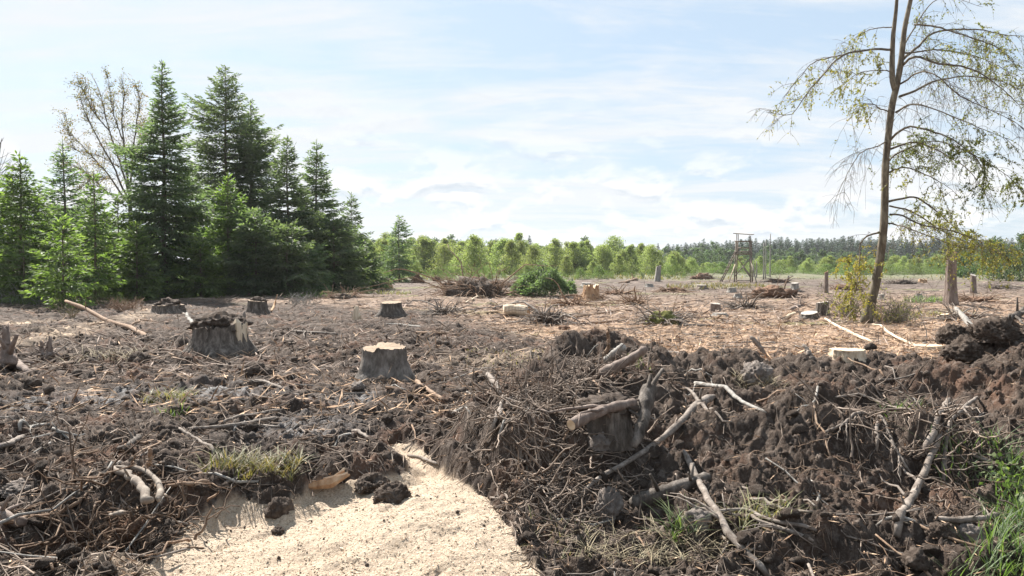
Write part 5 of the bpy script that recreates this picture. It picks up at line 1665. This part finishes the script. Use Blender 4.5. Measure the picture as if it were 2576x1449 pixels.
mound_with_roots('large brown brush pile of dragged branches and roots', 1195, 748, 180, 58, 1, 240, name='brush_pile', cat='brush pile', rl=2.6, rmat='branch_red', nbig=16)
mound_with_roots('upturned root plate of reddish soil left of the brush pile', 1050, 712, 34, 24, 2, 40, 'soil_red', name='root_plate', cat='root plate')
mound_with_roots('low reddish root mound behind the brush pile', 1098, 708, 24, 14, 12, 25, 'soil_red')
mound_with_roots('small heap of dead branches right of the short sawn log', 1382, 816, 68, 36, 3, 110, rl=1.0, rmat='branch', name='brush_heap', cat='brush pile')
mound_with_roots('mound of torn reddish earth and roots topped by a grey stump', 1958, 752, 116, 34, 4, 110, 'soil_red', rl=1.3)
mound_with_roots('mossy green mound with broken twigs behind the bank', 1678, 820, 96, 42, 5, 110, 'moss', rl=0.9, rmat='branch')
mound_with_roots('dark root ball of the fallen trunk under the spruces', 620, 738, 48, 24, 6, 60, 'soil', rl=0.9)
mound_with_roots('dark tangle of twisted roots under the torn reddish stump', 1490, 757, 60, 16, 7, 80, 'soil_red', rl=0.9, rmat='branch_red')
mound_with_roots('low brown root mound right of the root plate', 1130, 722, 40, 16, 8, 40, 'soil', rl=0.9)
mound_with_roots('heap of cut twigs beside the tower ladder', 1770, 703, 60, 16, 9, 110, 'soil_red', rl=1.3, rmat='branch')
for i, (px, py, w_, h_, m_, lab) in enumerate([
        (1560, 742, 70, 12, 'soil_red', 'low spread of reddish twigs right of the torn stump'), (1255, 722, 60, 14, 'soil', 'low dark slash heap behind the green bush'), (1700, 735, 60, 11, 'soil_red', 'low slash heap before the brown stump in grass'),
        (1880, 776, 70, 12, 'soil', 'low twig heap right of the squarish brown stump'), (2140, 730, 80, 14, 'soil_red', 'slash ridge just left of the leaning tree'), (2280, 715, 80, 12, 'soil', 'far slash ridge between leaning tree and snag'),
        (2480, 760, 90, 14, 'soil_red', 'slash heap right of the broken snag'), (2520, 728, 70, 12, 'soil', 'far slash heap by the flat-topped post'), (860, 752, 80, 14, 'soil', 'low dark slash heap before the spruce row end'),
        (1120, 790, 80, 12, 'soil', 'low twig spread in front of the brush pile'), (1440, 770, 60, 10, 'soil_red', 'low orange slash spread by the torn stump'), (1960, 712, 60, 12, 'soil_red', 'far reddish slash heap right of the tower'),
        (1600, 765, 50, 9, 'soil', 'thin spread of twigs before the mossy mound'), (2440, 805, 80, 14, 'soil_red', 'reddish slash heap behind the leaning grey log')]):
    mound_with_roots(lab, px, py, w_, h_, 30 + i, 90, m_, name='slash_heap', cat='slash heap', rl=1.1, rmat='branch' if i % 2 else 'branch_red', nbig=4)
# the big green bush: cut spruce boughs lying in a dome
gb = np.random.default_rng(31)
pb = at(1368, 746)
bush = thing('green_bush', 'big domed green bush of cut spruce boughs in the open clearing', 'bush', pb + np.array([0, 0.9, 0]))
Wb, Hb = 82 / F_PX * pb[1], 92 / F_PX * pb[1]
n = 9000
a, q = gb.random(n) * 6.283, np.sqrt(gb.random(n))
hz = np.sqrt(np.clip(1 - q ** 2, 0, 1)) * (1 - 0.35 * (np.cos(a) < -0.2) * q)
hz = hz * (0.78 + 0.42 * vnoise(np.cos(a) * q * 3 + 5, np.sin(a) * q * 3, 4)) * gb.uniform(0.55, 1.02, n)
C = np.stack([np.cos(a) * q * Wb, np.sin(a) * q * Wb * 0.8, hz * Hb], -1)
dr = unit(np.stack([np.cos(a) * 0.8, np.sin(a) * 0.8, gb.normal(size=n) * 0.4 - 0.25], -1) + 0.5 * gb.normal(size=(n, 3)))
b = MBuild()
b.leaves(C, dr, unit(np.array([0, 0, 1.0]) + 0.8 * gb.normal(size=(n, 3))), gb.uniform(0.14, 0.3, n), gb.uniform(0.04, 0.075, n), np.clip(0.45 + 0.2 * gb.normal(size=n), 0, 1))
b.build('foliage', M['needle'], bush, False)
b = MBuild()
k_ = gb.integers(0, n, 130)
s = np.linspace(0, 1, 5)[None, :, None]
b.tubes(C[k_][:, None] * (0.35 + 0.75 * s) + np.array([0, 0, 0.05]), np.broadcast_to(np.linspace(0.02, 0.006, 5), (130, 5)), 3, cap=False)
b.build('boughs', M['branch_red'], bush)


# ------------------------------------------------------------------ loose litter over the ground
SC = np.random.default_rng(2024)


def scatter(n, ylo, yhi, keep, umax=0.72, bias=1.0):
    """points with even density in the view between two distances; keep(x, y, bank, lit, saw) -> probability"""
    out = []
    got = 0
    while got < n:
        m = n * 2
        u = SC.uniform(-umax, umax, m)
        # depth sampled so that the density per image row is roughly even
        inv = SC.uniform(1 / yhi ** bias, 1 / ylo ** bias, m)
        y = (1 / inv) ** (1 / bias)
        x = u * y
        k = keep(x, y, lookup(MBK, x, y), lookup(LIT, x, y), lookup(SAWM, x, y))
        ok = SC.random(m) < k
        out.append(np.stack([x[ok], y[ok]], -1))
        got += ok.sum()
    return np.concatenate(out)[:n]


def lay_sticks(XY, ln, rad, K=5, bend=0.12, lift=1.0, pitch=0.15):
    n = len(XY)
    yaw = SC.random(n) * 6.283
    s = np.linspace(-0.5, 0.5, K)[None]
    side = SC.normal(size=n)[:, None] * bend
    off = side * (s ** 2 - 0.08) + 0.03 * SC.normal(size=(n, K))
    lx = ln[:, None] * (s * np.cos(yaw)[:, None] - off * np.sin(yaw)[:, None])
    ly = ln[:, None] * (s * np.sin(yaw)[:, None] + off * np.cos(yaw)[:, None])
    X, Y = XY[:, :1] + lx, XY[:, 1:] + ly
    g = lookup(ZZ, X, np.maximum(Y, 3.4))
    fit = np.linspace(0, 1, K)[None]
    line = g[:, :1] * (1 - fit) + g[:, -1:] * fit
    Z = np.maximum(g * 0.35 + line * 0.65, g - 0.3 * rad[:, None]) + lift * rad[:, None] + (SC.normal(size=n) * pitch * ln)[:, None] * (s + 0.0)
    Z = np.maximum(Z, g - 0.02)
    P = np.stack([X, Y, Z], -1)
    Rr = rad[:, None] * np.linspace(1.15, 0.55, K)[None] * (1 + 0.1 * SC.normal(size=(n, K)))
    return P, Rr


def stuff(name, label, b, mat, smooth=True):
    o = b.build(name, M[mat], None, smooth)
    tag(o, label, None, None, 'stuff')
    return o


# single sticks one can count
STICK_GROUPS = [
    (46, 4.8, 11.5, lambda x, y, b, l, s: (b > 0.6) * (s < 0.2), 'bare stick lying loose on the dark earth bank', 'sticks lying loose on the earth bank', 0.35, 0.9, 0.007, 0.015),
    (80, 5.5, 22, lambda x, y, b, l, s: (b < 0.3) * (l < 0.3) * (s < 0.1), 'bare stick lying on the churned dark mud', 'sticks strewn over the churned mud', 0.35, 1.1, 0.008, 0.018),
    (130, 13, 60, lambda x, y, b, l, s: (l > 0.6) * 1.0, 'bleached stick lying in the tan litter of the clearing', 'sticks strewn over the felled clearing', 0.6, 2.0, 0.010, 0.022)]
for n, ya, yb, keep, lab, grp, l0, l1, r0, r1 in STICK_GROUPS:
    XY = scatter(n, ya, yb, keep, 0.62)
    P, Rr = lay_sticks(XY, SC.uniform(l0, l1, n), SC.uniform(r0, r1, n), 6, 0.18, 1.0, 0.07)
    for i in range(n):
        b = MBuild()
        c0 = P[i].mean(0)
        b.tubes(P[i] - c0, Rr[i], 5)
        if i % 2:
            j = SC.integers(1, 4)
            d = unit(SC.normal(size=3) + np.array([0, 0, 0.6]))
            l_ = SC.uniform(0.06, 0.2)
            b.tubes(np.array([P[i][j], P[i][j] + d * l_ * 0.5, P[i][j] + d * l_]) - c0, np.array([0.6, 0.5, 0.3]) * Rr[i][j], 4)
        o = b.build('stick', M[('branch', 'grey_wood', 'branch_red')[i % 3]])
        o.location = c0
        tag(o, lab, 'stick', grp)
# loose clods one can count
XY = scatter(90, 4.9, 13, lambda x, y, b, l, s: (s < 0.3) * (l < 0.3), 0.62)
protos = [lump_mesh(1, 0.85, 0.7, 60 + i, 3, 0.3, 1.8).mesh('soil_clod', M['soil']) for i in range(6)]
for i, (x, y) in enumerate(XY):
    o = link('soil_clod', protos[i % 6])
    sz = SC.uniform(0.035, 0.09)
    o.location = (x, y, gz(x, y) + 0.2 * sz)
    o.rotation_euler = (SC.random(), SC.random(), SC.random() * 6)
    o.scale = (sz, sz, sz)
    tag(o, 'crumbly dark clod loose on the churned earth', 'clod', 'loose clods over the churned earth')

# fine twigs
b = MBuild()
for n, ya, yb, keep, l0, l1, r0, r1 in ((2000, 4.6, 12, lambda x, y, b, l, s: (b > 0.5) * (s < 0.2) * (0.45 + 0.55 * (x < 1.3)), 0.08, 0.42, 0.0022, 0.005),
                                        (2400, 5, 20, lambda x, y, b, l, s: (b < 0.5) * (l < 0.4) * (s < 0.1), 0.12, 0.6, 0.003, 0.008), (1200, 14, 44, lambda x, y, b, l, s: (b < 0.5) * (l < 0.8), 0.3, 1.3, 0.006, 0.014)):
    P, Rr = lay_sticks(scatter(n, ya, yb, keep), SC.uniform(l0, l1, n) , SC.uniform(r0, r1, n), 5, 0.25, 1.5, 0.2)
    b.tubes(P, Rr, 3, np.clip(SC.normal(size=n) * 0.3 + 0.5, 0, 1), cap=False)
stuff('twigs', 'fine dead twigs scattered through the churned earth', b, 'twig')
# fine roots: loose curls hanging out of the earth
n = 3000
XY = scatter(n, 4.6, 12.5, lambda x, y, b, l, s: (s < 0.15) * (l < 0.4) * (0.25 + 0.75 * (vnoise(x * 1.3, y * 1.3, 88) > 0)))
K = 7
dirs = rnd_unit(n, SC) * np.array([1, 1, 0.55])
steps = np.cumsum(dirs[:, None] * 0.4 + SC.normal(size=(n, K, 3)) * 0.17, 1)
P = np.stack([XY[:, 0], XY[:, 1], lookup(ZZ, XY[:, 0], XY[:, 1])], -1)[:, None] + steps * SC.uniform(0.03, 0.12, n)[:, None, None]
g = lookup(ZZ, P[:, :, 0], np.maximum(P[:, :, 1], 3.4))
P[:, :, 2] = np.maximum(P[:, :, 2], g + 0.004 - 0.02 * (np.arange(K) == 0))
b = MBuild()
b.tubes(P, SC.uniform(0.002, 0.0055, n)[:, None] * np.linspace(1.2, 0.5, K)[None], 3, np.clip(SC.normal(size=n) * 0.3 + 0.45, 0, 1), cap=False)
# denser tangle in the hollow and on the bank shoulder by the sawdust
for px, py, sx, sy, m, w_ in ((270, 1275, 0.45, 0.25, 95, 1.4), (330, 1350, 0.25, 0.15, 130, 0.9), (1360, 1120, 0.35, 0.6, 420, 1.1), (1290, 1010, 0.4, 0.45, 170, 1.1), (1420, 1020, 0.45, 0.5, 260, 1.1), (1400, 1240, 0.25, 0.35, 160, 1.0), (1560, 930, 0.5, 0.4, 160, 1.0), (2330, 1050, 0.5, 0.5, 220, 1.2)):
    if px == 1360:
        stuff('roots', 'fine torn roots tangled in the dug earth and dark hollow', b, 'root')
        b = MBuild()
    c0 = at(px, py)
    XYm = c0[None, :2] + SC.normal(size=(m, 2)) * np.array([sx, sy])
    st = np.stack([XYm[:, 0], XYm[:, 1], lookup(ZZ, XYm[:, 0], np.maximum(XYm[:, 1], 3.4)) + 0.01], -1)
    dirs = unit(SC.normal(size=(m, 3)) * np.array([1, 1, 0.6]) + np.array([0, -0.3, 0.1]))
    steps = np.cumsum(dirs[:, None] * 0.62 + SC.normal(size=(m, K, 3)) * (0.28 if px < 400 else 0.13), 1)
    P = st[:, None] + steps * SC.uniform(0.04, 0.11, m)[:, None, None] * w_
    g = lookup(ZZ, P[:, :, 0], np.maximum(P[:, :, 1], 3.4))
    P[:, :, 2] = np.maximum(P[:, :, 2], g + 0.005)
    if px > 400:
        keep_ = lookup(SAWM, XYm[:, 0], np.maximum(XYm[:, 1], 3.4)) < 0.3
        keep_ &= lookup(SAWM, P[:, -1, 0], np.maximum(P[:, -1, 1], 3.4)) < 0.3
        P = P[keep_]
        m = len(P)
    b.tubes(P, SC.uniform(0.003, 0.009, m)[:, None] * np.linspace(1.2, 0.5, K)[None] * w_, 4, np.clip(SC.normal(size=m) * 0.3 + 0.5, 0, 1), cap=False)
stuff('torn_roots', 'mesh of dead twigs and torn roots hanging on the shoulder of the bank', b, 'twig')

# crumbs of soil
bm = bmesh.new()
bmesh.ops.create_icosphere(bm, subdivisions=1, radius=1.0)
IV = np.array([v.co[:] for v in bm.verts])
IF = np.array([[v.index for v in f.verts] for f in bm.faces])
bm.free()


def crumbs(n, ya, yb, keep, s0, s1, label, mat, name='soil_crumbs'):
    XY = scatter(n, ya, yb, keep)
    sz = s0 * (s1 / s0) ** (SC.random(n) ** 2.2)
    z = lookup(ZZ, XY[:, 0], XY[:, 1])
    V = IV[None] * (1 + 0.16 * SC.normal(size=(n, len(IV), 1))).clip(0.6, 1.4) * (sz[:, None] * SC.uniform(0.7, 1.3, (n, 3)))[:, None]
    V = V + np.stack([XY[:, 0], XY[:, 1], z + 0.25 * sz], -1)[:, None]
    F = IF[None] + (np.arange(n) * len(IV))[:, None, None]
    b = MBuild()
    b.add(V.reshape(-1, 3), None, F.reshape(-1, 3))
    return stuff(name, label, b, mat, True)


crumbs(3600, 4.5, 15, lambda x, y, b, l, s: (s < 0.25) * (l < 0.5) * 1.0, 0.010, 0.042, 'loose crumbs of dark soil over the churned earth', 'soil')
crumbs(900, 10, 42, lambda x, y, b, l, s: (b < 0.5) * (s < 0.25) * (l < 0.8) * (vnoise(x * 0.6, y * 0.6, 12) > -0.3), 0.02, 0.09, 'coarse crumbs of dark soil over the mud field', 'soil')
crumbs(130, 4.5, 9, lambda x, y, b, l, s: (s > 0.5) * (vnoise(x * 2.2, y * 2.2, 8) > 0.1), 0.004, 0.02, 'dark crumbs of soil dropped on the sawdust', 'soil')
# chips of sawdust
n = 9000
XY = scatter(n, 4.5, 9.5, lambda x, y, b, l, s: (s > 0.35) * 1.0 + 0.08 * (s < 0.35) * (vnoise(x, y, 5) > 0.2) * (x < 0.3))
b = MBuild()
z = lookup(ZZ, XY[:, 0], XY[:, 1])
dd = unit(SC.normal(size=(n, 3)) * np.array([1, 1, 0.35]))
b.leaves(np.stack([XY[:, 0], XY[:, 1], z + 0.004], -1), dd, unit(np.array([0, 0, 1.0]) + 0.6 * SC.normal(size=(n, 3))), SC.uniform(0.012, 0.035, n), SC.uniform(0.006, 0.014, n), np.clip(SC.normal(size=n) * 0.25 + 0.55, 0, 1))
stuff('sawdust_chips', 'pale chips lying on the sawdust', b, 'pale_wood', False)


def flakes(b, n, ya, yb, keep, l0, l1, w0, w1, tilt=0.35, bias=1.0):
    XY = scatter(n, ya, yb, keep, 0.74, bias)
    z = lookup(ZZ, XY[:, 0], XY[:, 1])
    dd = unit(SC.normal(size=(n, 3)) * np.array([1, 1, tilt]))
    L_ = SC.uniform(l0, l1, n)
    c0 = np.stack([XY[:, 0], XY[:, 1], z + 0.012 + 0.5 * np.abs(dd[:, 2]) * L_], -1) - dd * L_[:, None] * 0.5
    b.leaves(c0, dd, unit(np.array([0, -0.25, 1.0]) + 0.6 * SC.normal(size=(n, 3))), L_, SC.uniform(w0, w1, n), np.clip(SC.normal(size=n) * 0.3 + 0.5, 0, 1))


b = MBuild()
flakes(b, 15000, 12.5, 34, lambda x, y, b, l, s: (l > 0.4) * 1.0, 0.06, 0.26, 0.007, 0.024)
flakes(b, 5000, 12.5, 34, lambda x, y, b, l, s: (l > 0.4) * (vnoise(x * 0.7, y * 0.7, 19) > -0.2), 0.2, 0.6, 0.010, 0.026, 0.12)
flakes(b, 2600, 9.5, 34, lambda x, y, b, l, s: (l < 0.4) * (b < 0.4), 0.10, 0.4, 0.012, 0.03)
flakes(b, 1700, 5, 15, lambda x, y, b, l, s: (l < 0.4) * (s < 0.2), 0.03, 0.13, 0.006, 0.016)
stuff('wood_litter', 'orange-tan wood slivers and bark litter on the clearing', b, 'chip', False)
b = MBuild()
flakes(b, 3500, 13, 44, lambda x, y, b, l, s: (l < 0.6) * (b < 0.4) * (s < 0.2), 0.12, 0.6, 0.010, 0.028, 0.2)
flakes(b, 12000, 24, 120, lambda x, y, b, l, s: (l > 0.5) * 1.0, 0.2, 0.8, 0.025, 0.06, 0.12, 1.0)
flakes(b, 5000, 12.5, 60, lambda x, y, b, l, s: (l > 0.3) * 1.0, 0.2, 0.6, 0.012, 0.03, 0.2)
stuff('slash', 'grey-brown slash of cut twigs over the far clearing', b, 'slash', False)
b = MBuild()
n = 1300
P, Rr = lay_sticks(scatter(n, 13, 90, lambda x, y, b, l, s: (l > 0.4) * 1.0), SC.uniform(0.4, 1.6, n), SC.uniform(0.006, 0.016, n), 5, 0.25, 1.5, 0.05)
b.tubes(P, Rr, 3, np.clip(SC.normal(size=n) * 0.3 + 0.5, 0, 1), cap=False)
stuff('brushwood', 'thin brushwood left lying over the felled clearing', b, 'twig')


# ------------------------------------------------------------------ grass
def blades(b, base, hgt, lean, width, curl=0.6):
    n = len(base)
    a = SC.random(n) * 6.283
    d = np.stack([np.cos(a), np.sin(a), 0 * a], -1)
    s = np.linspace(0, 1, 5)[None, :, None]
    P = base[:, None] + np.array([0, 0, 1.0]) * (hgt[:, None, None] * (s - curl * 0.5 * s ** 2 * lean[:, None, None])) + d[:, None] * (hgt * lean)[:, None, None] * s ** 1.6
    sd = np.stack([-np.sin(a), np.cos(a), 0 * a], -1)[:, None]
    w = width[:, None, None] * np.array([0.7, 1.0, 0.85, 0.55, 0.08])[None, :, None] * 0.5
    Lf, Rg = P - sd * w, P + sd * w
    V = np.stack([Lf, Rg], 2).reshape(n, 10, 3)
    q = np.array([[0, 1, 3, 2], [2, 3, 5, 4], [4, 5, 7, 6], [6, 7, 9, 8]])
    Q = q[None] + (np.arange(n) * 10)[:, None, None]
    b.add(V.reshape(-1, 3), Q.reshape(-1, 4), None, np.repeat(np.clip(SC.normal(size=n) * 0.22 + 0.5, 0, 1), 10))


def patch(b, px, py, sx, sy, n, h0, h1, w, lean=0.7):
    c0 = at(px, py)
    XY = c0[None, :2] + SC.normal(size=(n, 2)).clip(-1.25, 1.25) * np.array([sx, sy])
    base = np.stack([XY[:, 0], XY[:, 1], lookup(ZZ, XY[:, 0], np.maximum(XY[:, 1], 3.4)) - 0.01], -1)
    blades(b, base, SC.uniform(h0, h1, n), np.abs(SC.normal(size=n)) * 0.4 + lean * 0.6, w * SC.uniform(0.6, 1.3, n))


b = MBuild()
for px, py, sx, sy, n in ((2560, 1200, .13, .2, 190), (2575, 1280, .13, .16, 190), (2540, 1350, .14, .12, 60), (2560, 1405, .16, .12, 150), (2480, 1435, .2, .06, 70), (2600, 1330, .12, .2, 170), (2420, 1165, .2, .1, 60)):
    patch(b, px, py, sx, sy, n, 0.10, 0.34, 0.009)
stuff('grass', 'bright green tall grass at the right edge of the bank', b, 'grass', False)
n = 260
c0 = at(2575, 1290)
b = MBuild()
XY = c0[None, :2] + SC.normal(size=(n, 2)) * np.array([0.12, 0.3])
b.leaves(np.stack([XY[:, 0], XY[:, 1], lookup(ZZ, XY[:, 0], np.maximum(XY[:, 1], 3.4)) + SC.uniform(0.05, 0.32, n)], -1), unit(SC.normal(size=(n, 3))), unit(np.array([0, 0, 1.0]) + 0.5 * SC.normal(size=(n, 3))), SC.uniform(0.03, 0.06, n), SC.uniform(0.025, 0.05, n), SC.random(n))
stuff('weeds', 'broad-leaved weeds among the grass at the right edge', b, 'grass', False)


def tuft(label, px, py, sx, sy, n, h0, h1, w, mat='grass_dry', lean=0.9):
    b = MBuild()
    patch(b, px, py, sx, sy, n, h0, h1, w, lean)
    if max(sx, sy) > 0.5:
        return stuff('grass', label, b, mat, False)
    o = b.build('grass_tuft', M[mat], None, False)
    return tag(o, label, 'grass tuft')


tuft('wide tuft of flattened green and dry grass in the left mud', 640, 1180, 0.30, 0.16, 420, 0.10, 0.26, 0.012)
tuft('small yellow-green tuft in the middle of the mud', 430, 1000, 0.22, 0.2, 110, 0.10, 0.24, 0.012)
tuft('thin green tuft just below the yellow-green one', 425, 1045, 0.15, 0.1, 50, 0.08, 0.2, 0.011, 'grass')
tuft('pale dry straw tuft lying left of the white split slab', 262, 905, 0.45, 0.3, 170, 0.15, 0.4, 0.014, 'straw', 1.6)
tuft('hanging green grass tuft low on the bank beside the pale clod', 1712, 1338, 0.07, 0.06, 70, 0.15, 0.3, 0.008, 'grass', 1.2)
tuft('small green tuft high on the bank among sticks', 2270, 1030, 0.14, 0.1, 45, 0.08, 0.2, 0.008, 'grass', 1.0)
tuft('grass tuft on the bank crest beside the broken trunk stub', 1612, 915, 0.10, 0.1, 30, 0.08, 0.18, 0.009, 'grass', 0.8)
tuft('dry grass fringe low on the bank at the lower photo edge', 1640, 1400, 0.4, 0.14, 330, 0.08, 0.22, 0.007, 'straw', 1.6)
tuft('drooping dry grass under the curved twig', 1915, 1320, 0.16, 0.1, 130, 0.12, 0.25, 0.007, 'grass_dry', 1.4)
tuft('pale fine straw tuft hanging on the crest of the bank', 1905, 960, 0.2, 0.15, 260, 0.06, 0.2, 0.008, 'straw', 1.4)
tuft('green plant tuft at the foot of the broken snag', 2335, 762, 0.7, 0.4, 260, 0.2, 0.5, 0.03, 'grass', 0.8)
tuft('moss-green grass patch around the snag roots', 2300, 790, 1.3, 0.6, 300, 0.1, 0.3, 0.03, 'grass_dry', 0.8)
tuft('yellow-green grass in front of the tower ladder', 1800, 722, 2.6, 2.0, 700, 0.2, 0.55, 0.05, 'grass_dry', 0.7)
tuft('small bright grass patch before the spruce row', 785, 745, 0.9, 1.2, 260, 0.15, 0.4, 0.03, 'grass', 0.8)
tuft('yellowish grass fringe left of the mossy grey stump row', 905, 738, 2.4, 1.5, 500, 0.15, 0.35, 0.035, 'grass_dry', 0.8)
tuft('mossy short grass behind the bank crest', 1320, 888, 0.9, 0.9, 420, 0.04, 0.12, 0.014, 'grass_dry', 0.8)
tuft('grass on the edge of the sawdust beside the bank foot', 1420, 1360, 0.2, 0.25, 70, 0.06, 0.16, 0.007, 'grass_dry', 1.0)
b = MBuild()
n = 3600
XY = scatter(n, 78, 165, lambda x, y, b, l, s: (vnoise(x * 0.06, y * 0.05, 31) > -0.15) * 1.0 * (y > 92) * np.where(x / y > 0.22, 0.25, 1.0), 0.74)
base_ = np.stack([XY[:, 0], XY[:, 1], lookup(ZZ, XY[:, 0], XY[:, 1])], -1)
blades(b, base_, SC.uniform(0.15, 0.5, n), SC.uniform(0.3, 0.9, n), SC.uniform(0.06, 0.15, n))
stuff('meadow_grass', 'dry yellow-green grass at the far side of the clearing', b, 'grass_dry', False)
# purple flower by the undergrowth
p = at(128, 768)
b = MBuild()
nf = 26
b.tubes(np.array([[0, 0, -0.02], [0.01, 0, 0.2], [0.03, 0, 0.42]]), np.array([0.008, 0.006, 0.005]), 4)
o = thing('purple_flower', 'small purple flower on a stem before the undergrowth bush', 'flower', p)
b.build('stem', M['grass'], o)
b = MBuild()
b.leaves(np.array([0.03, 0, 0.3]) + SC.normal(size=(nf, 3)) * np.array([0.02, 0.02, 0.07]), unit(SC.normal(size=(nf, 3))), rnd_unit(nf, SC), np.full(nf, 0.09), np.full(nf, 0.06), SC.random(nf))
b.build('petals', M['purple'], o, False)

# ------------------------------------------------------------------ thin summer haze
b = MBuild()
lo, hi = (-2650, -80, -2.0), (2650, 2750, 32.0)
V = [((lo, hi)[i][0], (lo, hi)[j][1], (lo, hi)[k_][2]) for i in (0, 1) for j in (0, 1) for k_ in (0, 1)]
b.add(V, [(0, 1, 3, 2), (4, 6, 7, 5), (0, 4, 5, 1), (2, 3, 7, 6), (0, 2, 6, 4), (1, 5, 7, 3)])
hm = bpy.data.materials.new('haze')
hm.use_nodes = True
ht = NT(hm.node_tree)
pv = ht.n('ShaderNodeVolumePrincipled')
pv.inputs['Color'].default_value = (0.93, 0.96, 1.0, 1)
pv.inputs['Density'].default_value = 0.00015
pv.inputs['Anisotropy'].default_value = 0.2
ho = ht.n('ShaderNodeOutputMaterial')
ht.l(pv.outputs[0], ho.inputs['Volume'])
haze = link('haze', b.mesh('haze', hm, False))
tag(haze, 'thin pale summer haze over the clearing', None, None, 'stuff')
